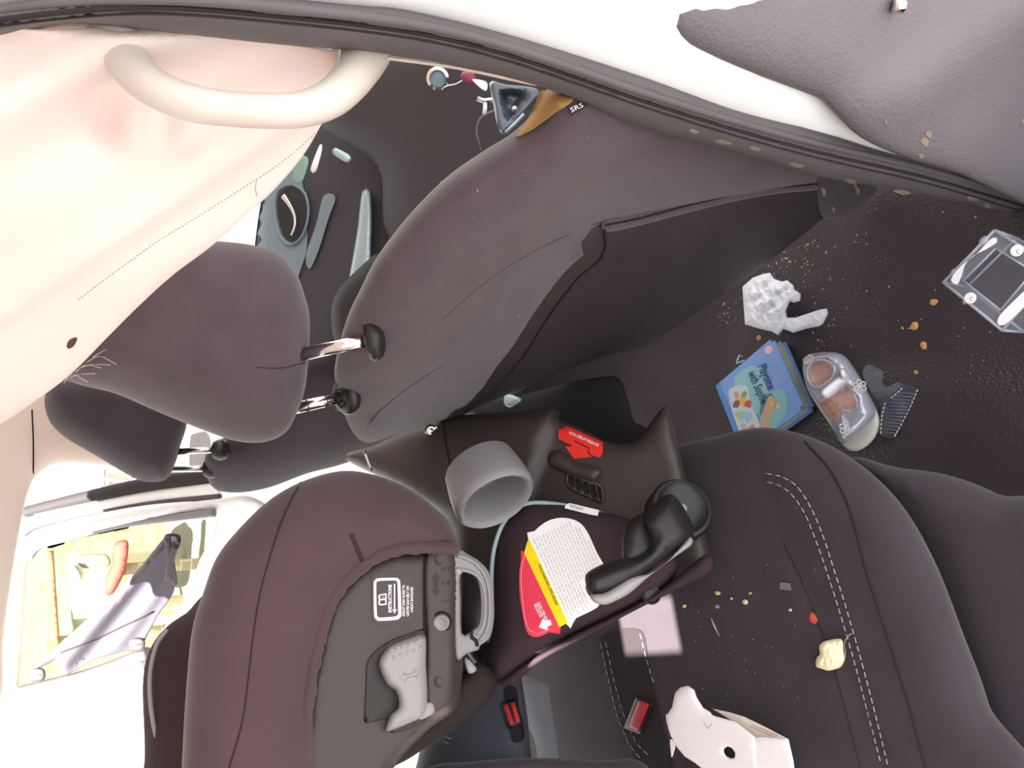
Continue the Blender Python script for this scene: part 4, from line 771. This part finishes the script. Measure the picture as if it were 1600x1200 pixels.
for i, (t, k) in enumerate([(.5, 3), (.5, 1)]):
    a, b = (Pc[3], Pc[0]) if i == 0 else (Pc[1], Pc[2])
    p = (ba[3]*.42+ba[0]*.58)*.86+cc_*.14 if i == 0 else (ba[1]*.55+ba[2]*.45)*.86+cc_*.14
    ft = lathe('disc_foot', p+np.array([0, 0, .001]), (0, 0, 1), [(.0058, 0), (.006, .002), (.005, .003), (.001, .003)], whitet, bx, 24)
    d_ = p-CAM; z_ = d_@FW; uu, vv_ = 800-FPX*(d_@UP)/z_, 600-FPX*(d_@RT)/z_
    text('disc_mark', 'C', (uu-3, vv_+4), (1, 0), 9, level(cc_[2]+.006), inkgrey, ft, off=.0)
def strip(pts, mat, name, off=.002): return decal(name, pts, level(cc_[2]), mat, bx, off=off, g=6)
strip([(1486, 438), (1494, 424), (1506, 412), (1524, 398), (1552, 371), (1558, 378), (1540, 390), (1520, 400), (1508, 414), (1504, 426), (1496, 444)], whitet, 'white_strip')
strip([(1560, 496), (1600, 455), (1640, 420), (1650, 426), (1606, 474), (1568, 508)], whitet, 'white_strip')
for a, b in ((1494, 427), (1539, 378)):
    d_ = CAM+ray(a, b)*float(level(cc_[2]-.003)(a, b)); lathe('side_bump', d_, (0, 0, 1), [(.006, -.006), (.0065, 0), (.004, .004), (.001, .005)], acedge, bx, 16)
# scraps and crumbs
random.seed(9)
def crumb(name, label, cate, c, r, D, mat, group=None, n=7, th=.003, el=1.0, rot=0):
    pts = []
    for k in range(n):
        q = 2*math.pi*k/n; rr = r*random.uniform(.65, 1.15); x, y = rr*math.cos(q)*el, rr*math.sin(q); pts.append((c[0]+x*math.cos(rot)-y*math.sin(rot), c[1]+x*math.sin(rot)+y*math.cos(rot)))
    o, _ = puff(name, pts, lambda u, v: D(u, v)-th*.5, mat, bulge=th*.7, back=th*.5, w=max(1.5, r*.6), g=max(2, r*.5), corner=True, extra=lambda u, v: th*.3*np.sin(u)*np.cos(v*1.3), step=3, smooth=False)
    return tag(o, label, cate, group)
cracker = M('cracker', (214, 158, 92), .85, bump=.4, bs=300, vary=.15, vs=60)
L0 = level(.003)
crumb('cracker_crumb', 'largest orange cracker piece, on the floor towards the clear box', 'crumb', (1428, 510), 8, L0, cracker)
crumb('cracker_crumb', 'orange cracker flake below the largest piece', 'crumb', (1443, 540), 7, L0, cracker, el=1.1)
crumb('cracker_crumb', 'thin tan crumb stick left of the clear box', 'crumb', (1459, 473), 6, L0, cracker, el=1.3, rot=-.4)
crumb('cracker_crumb', 'tan crumb between the tissue and the blue book', 'crumb', (1185, 528), 4.5, L0, cracker)
crumb('cracker_crumb', 'small tan crumb just left of the largest cracker piece', 'crumb', (1410, 513), 3, L0, cracker)
crumb('cracker_crumb', 'tan crumb right of the white paper scrap', 'crumb', (1491, 650), 4, L0, cracker)
crumb('cracker_crumb', 'dull tan crumb above the ribbed clear plastic piece', 'crumb', (1431, 582), 4, L0, cracker)
crumb('cracker_crumb', 'tan crumb touching the corner of the clear box', 'crumb', (1507, 472), 5, level(.01), cracker)
crumb('paper_scrap', 'tiny torn white paper scrap beside the ribbed clear plastic piece', 'paper scrap', (1427, 646), 8, L0, paper, el=1.2, th=.001)
tan = M('crumb_dust', (176, 156, 142), .9)
V = []; F = []
def speck(u, v, r, D, el=1.0):
    n = len(V); th = random.uniform(0, 3.1)
    for k in range(5):
        q = 2*math.pi*k/5; x = r*el*math.cos(q)*random.uniform(.6, 1.2); y = r*math.sin(q)*random.uniform(.6, 1.2); a, b = u+x*math.cos(th)-y*math.sin(th), v+x*math.sin(th)+y*math.cos(th); V.append(W(a, b, float(np.ravel(D(a, b))[0])))
    V.append(W(u, v, float(np.ravel(D(u, v))[0])-.0015)); F.extend([(n+k, n+(k+1) % 5, n+5) for k in range(5)])
specks = []
for k in range(330):
    r = random.random()
    if r < .35: a, b = random.gauss(1245, 35), random.gauss(410, 38)
    elif r < .5: a, b = random.gauss(1270, 20), random.gauss(540, 14)
    elif r < .6: a, b = random.gauss(1135, 8), random.gauss(490, 14)
    else: a, b = random.uniform(1180, 1560), random.uniform(300, 720)
    if b < 330+(1290-a)*.75 and a < 1290: continue
    if b > 690 or (1110 < a < 1270 and 520 < b < 690) or (1250 < a < 1380 and 545 < b < 710): continue
    speck(a, b, random.choice([.6, .8, 1.0, 1.4]), lambda u, v: level(.004)(u, v), random.choice([1, 1, 2.2]))
o = link('floor_crumbs', V, F, tan, None, fix=False); tag(o, 'fine tan crumb specks scattered over the black vinyl floor', 'crumbs', kind='stuff')
# on the cushion
V = []; F = []
for k in range(60):
    a, b = random.uniform(1060, 1300), random.uniform(880, 1180); speck(a, b, random.choice([.5, .8, 1.1]), lambda u, v: Fu(u, v)-.0005)
o = link('cushion_crumbs', V, F, M('pale_dust', (170, 160, 160), .9), None, fix=False); tag(o, 'pale dust specks scattered over the dark bench cushion', 'crumbs', kind='stuff')
yel = M('yellow_crumb_bread', (226, 206, 150), .9)
for (a, b, r_, l_) in ((1121, 927, 4, 'pale yellow crumb nearest the child seat on the bench cushion'), (1143, 935, 2.6, 'small round pale crumb in the middle of the crumb row on the bench'), (1164, 941, 4.4, 'long pale crumb at the right end of the crumb row on the bench'), (1069, 947, 3, 'yellow crumb on the sunlit strip of the bench'), (1172, 927, 2.6, 'orange-brown crumb just above the long pale crumb'), (1235, 953, 3, 'tiny tan crumb below the clear plastic square')):
    crumb('bread_crumb', l_, 'crumb', (a, b), r_, Fu, yel, el=1.2, th=.003)
crumb('grey_fluff', 'small grey fluff bit below the crumb row on the bench', 'fluff', (1121, 948), 4, Fu, M('grey_fluff_mat', (150, 150, 162), .9), th=.003)
crumb('orange_scrap', 'orange-red food scrap on the bench seam above the bread piece', 'food scrap', (1270, 965), 7, Fu, M('orange_red', (196, 84, 56), .7), el=1.4, rot=1.2, th=.004)
sq = decal('plastic_square', [(1218, 910), (1235, 911), (1237, 923), (1219, 921)], Fu, M('clear_square', (112, 118, 120), .15, spec=1), None, off=.002, g=6, corner=True); tag(sq, 'tiny clear plastic square on the bench cushion', 'plastic square')
br, _ = puff('bread_piece', [(1280, 1010), (1286, 1003), (1296, 1000), (1306, 998), (1316, 1000), (1318, 1016), (1320, 1030), (1314, 1042), (1304, 1046), (1294, 1048), (1284, 1045), (1275, 1041), (1276, 1028), (1281, 1022)], lambda u, v: Fu(u, v)-.004, M('bread', (246, 236, 196), .9, bump=.8, bs=220, vary=.08, vs=90), bulge=.010, back=.004, w=8, g=4, extra=lambda u, v: .0015*np.sin(u*.9)*np.cos(v*.7))
tag(br, 'torn piece of white bread on the bench cushion', 'bread')
th_ = sweep('loose_thread', on([(1330, 990), (1322, 998), (1319, 1008), (1321, 1020), (1319, 1034)], Fu, .002), .0005, thread, None, 5); tag(th_, 'loose pale thread curling beside the bread piece', 'thread')
ln = sweep('lint_strand', on([(1111, 965), (1116, 978), (1124, 994)], Fu, .0015), [.0004, .0012, .0003], thread, None, 5); tag(ln, 'pale lint strand on the cushion below the crumb row', 'lint')
# torn carton
ct = thing('torn_carton', 'torn white cardboard carton with a round hole on the bench cushion', 'carton', W(1150, 1160, float(Fu(1150, 1160)[0])))
Dct = level(.385)
card = M('white_card', (240, 238, 242), .7)
_, Fct = puff('torn_flap', [(1043, 1116), (1050, 1105), (1053, 1090), (1055, 1082), (1063, 1074), (1075, 1071), (1085, 1078), (1089, 1090), (1099, 1106), (1109, 1112), (1114, 1118), (1150, 1128), (1180, 1152), (1186, 1290), (1105, 1290), (1098, 1202), (1086, 1192), (1070, 1182), (1058, 1168), (1048, 1150), (1044, 1138)], Dct, card, ct, bulge=.0008, back=.001, w=1.5, g=9, corner=True, holes=[[(1131, 1170), (1137, 1166), (1144, 1169), (1149, 1177), (1148, 1184), (1142, 1185), (1134, 1181), (1131, 1175)]], extra=lambda u, v: -.006*np.exp(-((v-1090)/20.)**2))
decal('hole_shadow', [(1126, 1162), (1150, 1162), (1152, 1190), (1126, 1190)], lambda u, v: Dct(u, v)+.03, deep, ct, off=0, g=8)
_, _ = puff('front_face', [(1178, 1151), (1232, 1155), (1240, 1190), (1250, 1290), (1176, 1290)], lambda u, v: Dct(u, v)+.002, card, ct, bulge=.0008, back=.002, w=1.5, g=12, corner=True)
_, Fin = puff('inner_flap', [(1112, 1107), (1140, 1113), (1163, 1120), (1196, 1136), (1232, 1155), (1178, 1151), (1150, 1130)], lambda u, v: Dct(u, v)+.012, M('card_inside', (226, 216, 204), .8), ct, bulge=.0008, back=.002, w=1.5, g=9, corner=True)
V = []; Fc_ = []
for i, (x0, y0, x1, y1) in enumerate([(1176, 1133, 1214, 1149), (1172, 1135, 1206, 1150)]):
    t = 0; L = math.hypot(x1-x0, y1-y0); ux, uy = (x1-x0)/L, (y1-y0)/L
    while t < L:
        d_ = random.uniform(2, 5); n = len(V)
        for a, b in ((t, -.6), (t+d_, -.6), (t+d_, .6), (t, .6)): X, Y = x0+ux*a-uy*b, y0+uy*a+ux*b; V.append(W(X, Y, float(Fin(X, Y)[0])-.001))
        Fc_.append((n, n+1, n+2, n+3)); t += d_+1.2
link('brown_print', V, Fc_, M('brown_ink', (176, 130, 120), .8), ct, fix=False)
puff('torn_strip', [(1041, 1115), (1044, 1117), (1046, 1130), (1044, 1136), (1041, 1125)], lambda u, v: Dct(u, v)+.003, card, ct, bulge=.0005, back=.001, w=1.5, g=4)
puff('torn_strip', [(1047, 1155), (1055, 1162), (1053, 1175), (1049, 1183)], lambda u, v: Dct(u, v)+.003, card, ct, bulge=.0005, back=.001, w=1.5, g=4)
seam('cut_mark', [(1099, 1128), (1106, 1139), (1112, 1131)], Fct, inkgrey, ct, r=.0003, off=0)
puff('carton_back', [(1110, 1120), (1232, 1158), (1240, 1190), (1250, 1290), (1110, 1290)], lambda u, v: Dct(u, v)+.055, card, ct, bulge=.001, back=.002, w=2, g=24, corner=True)
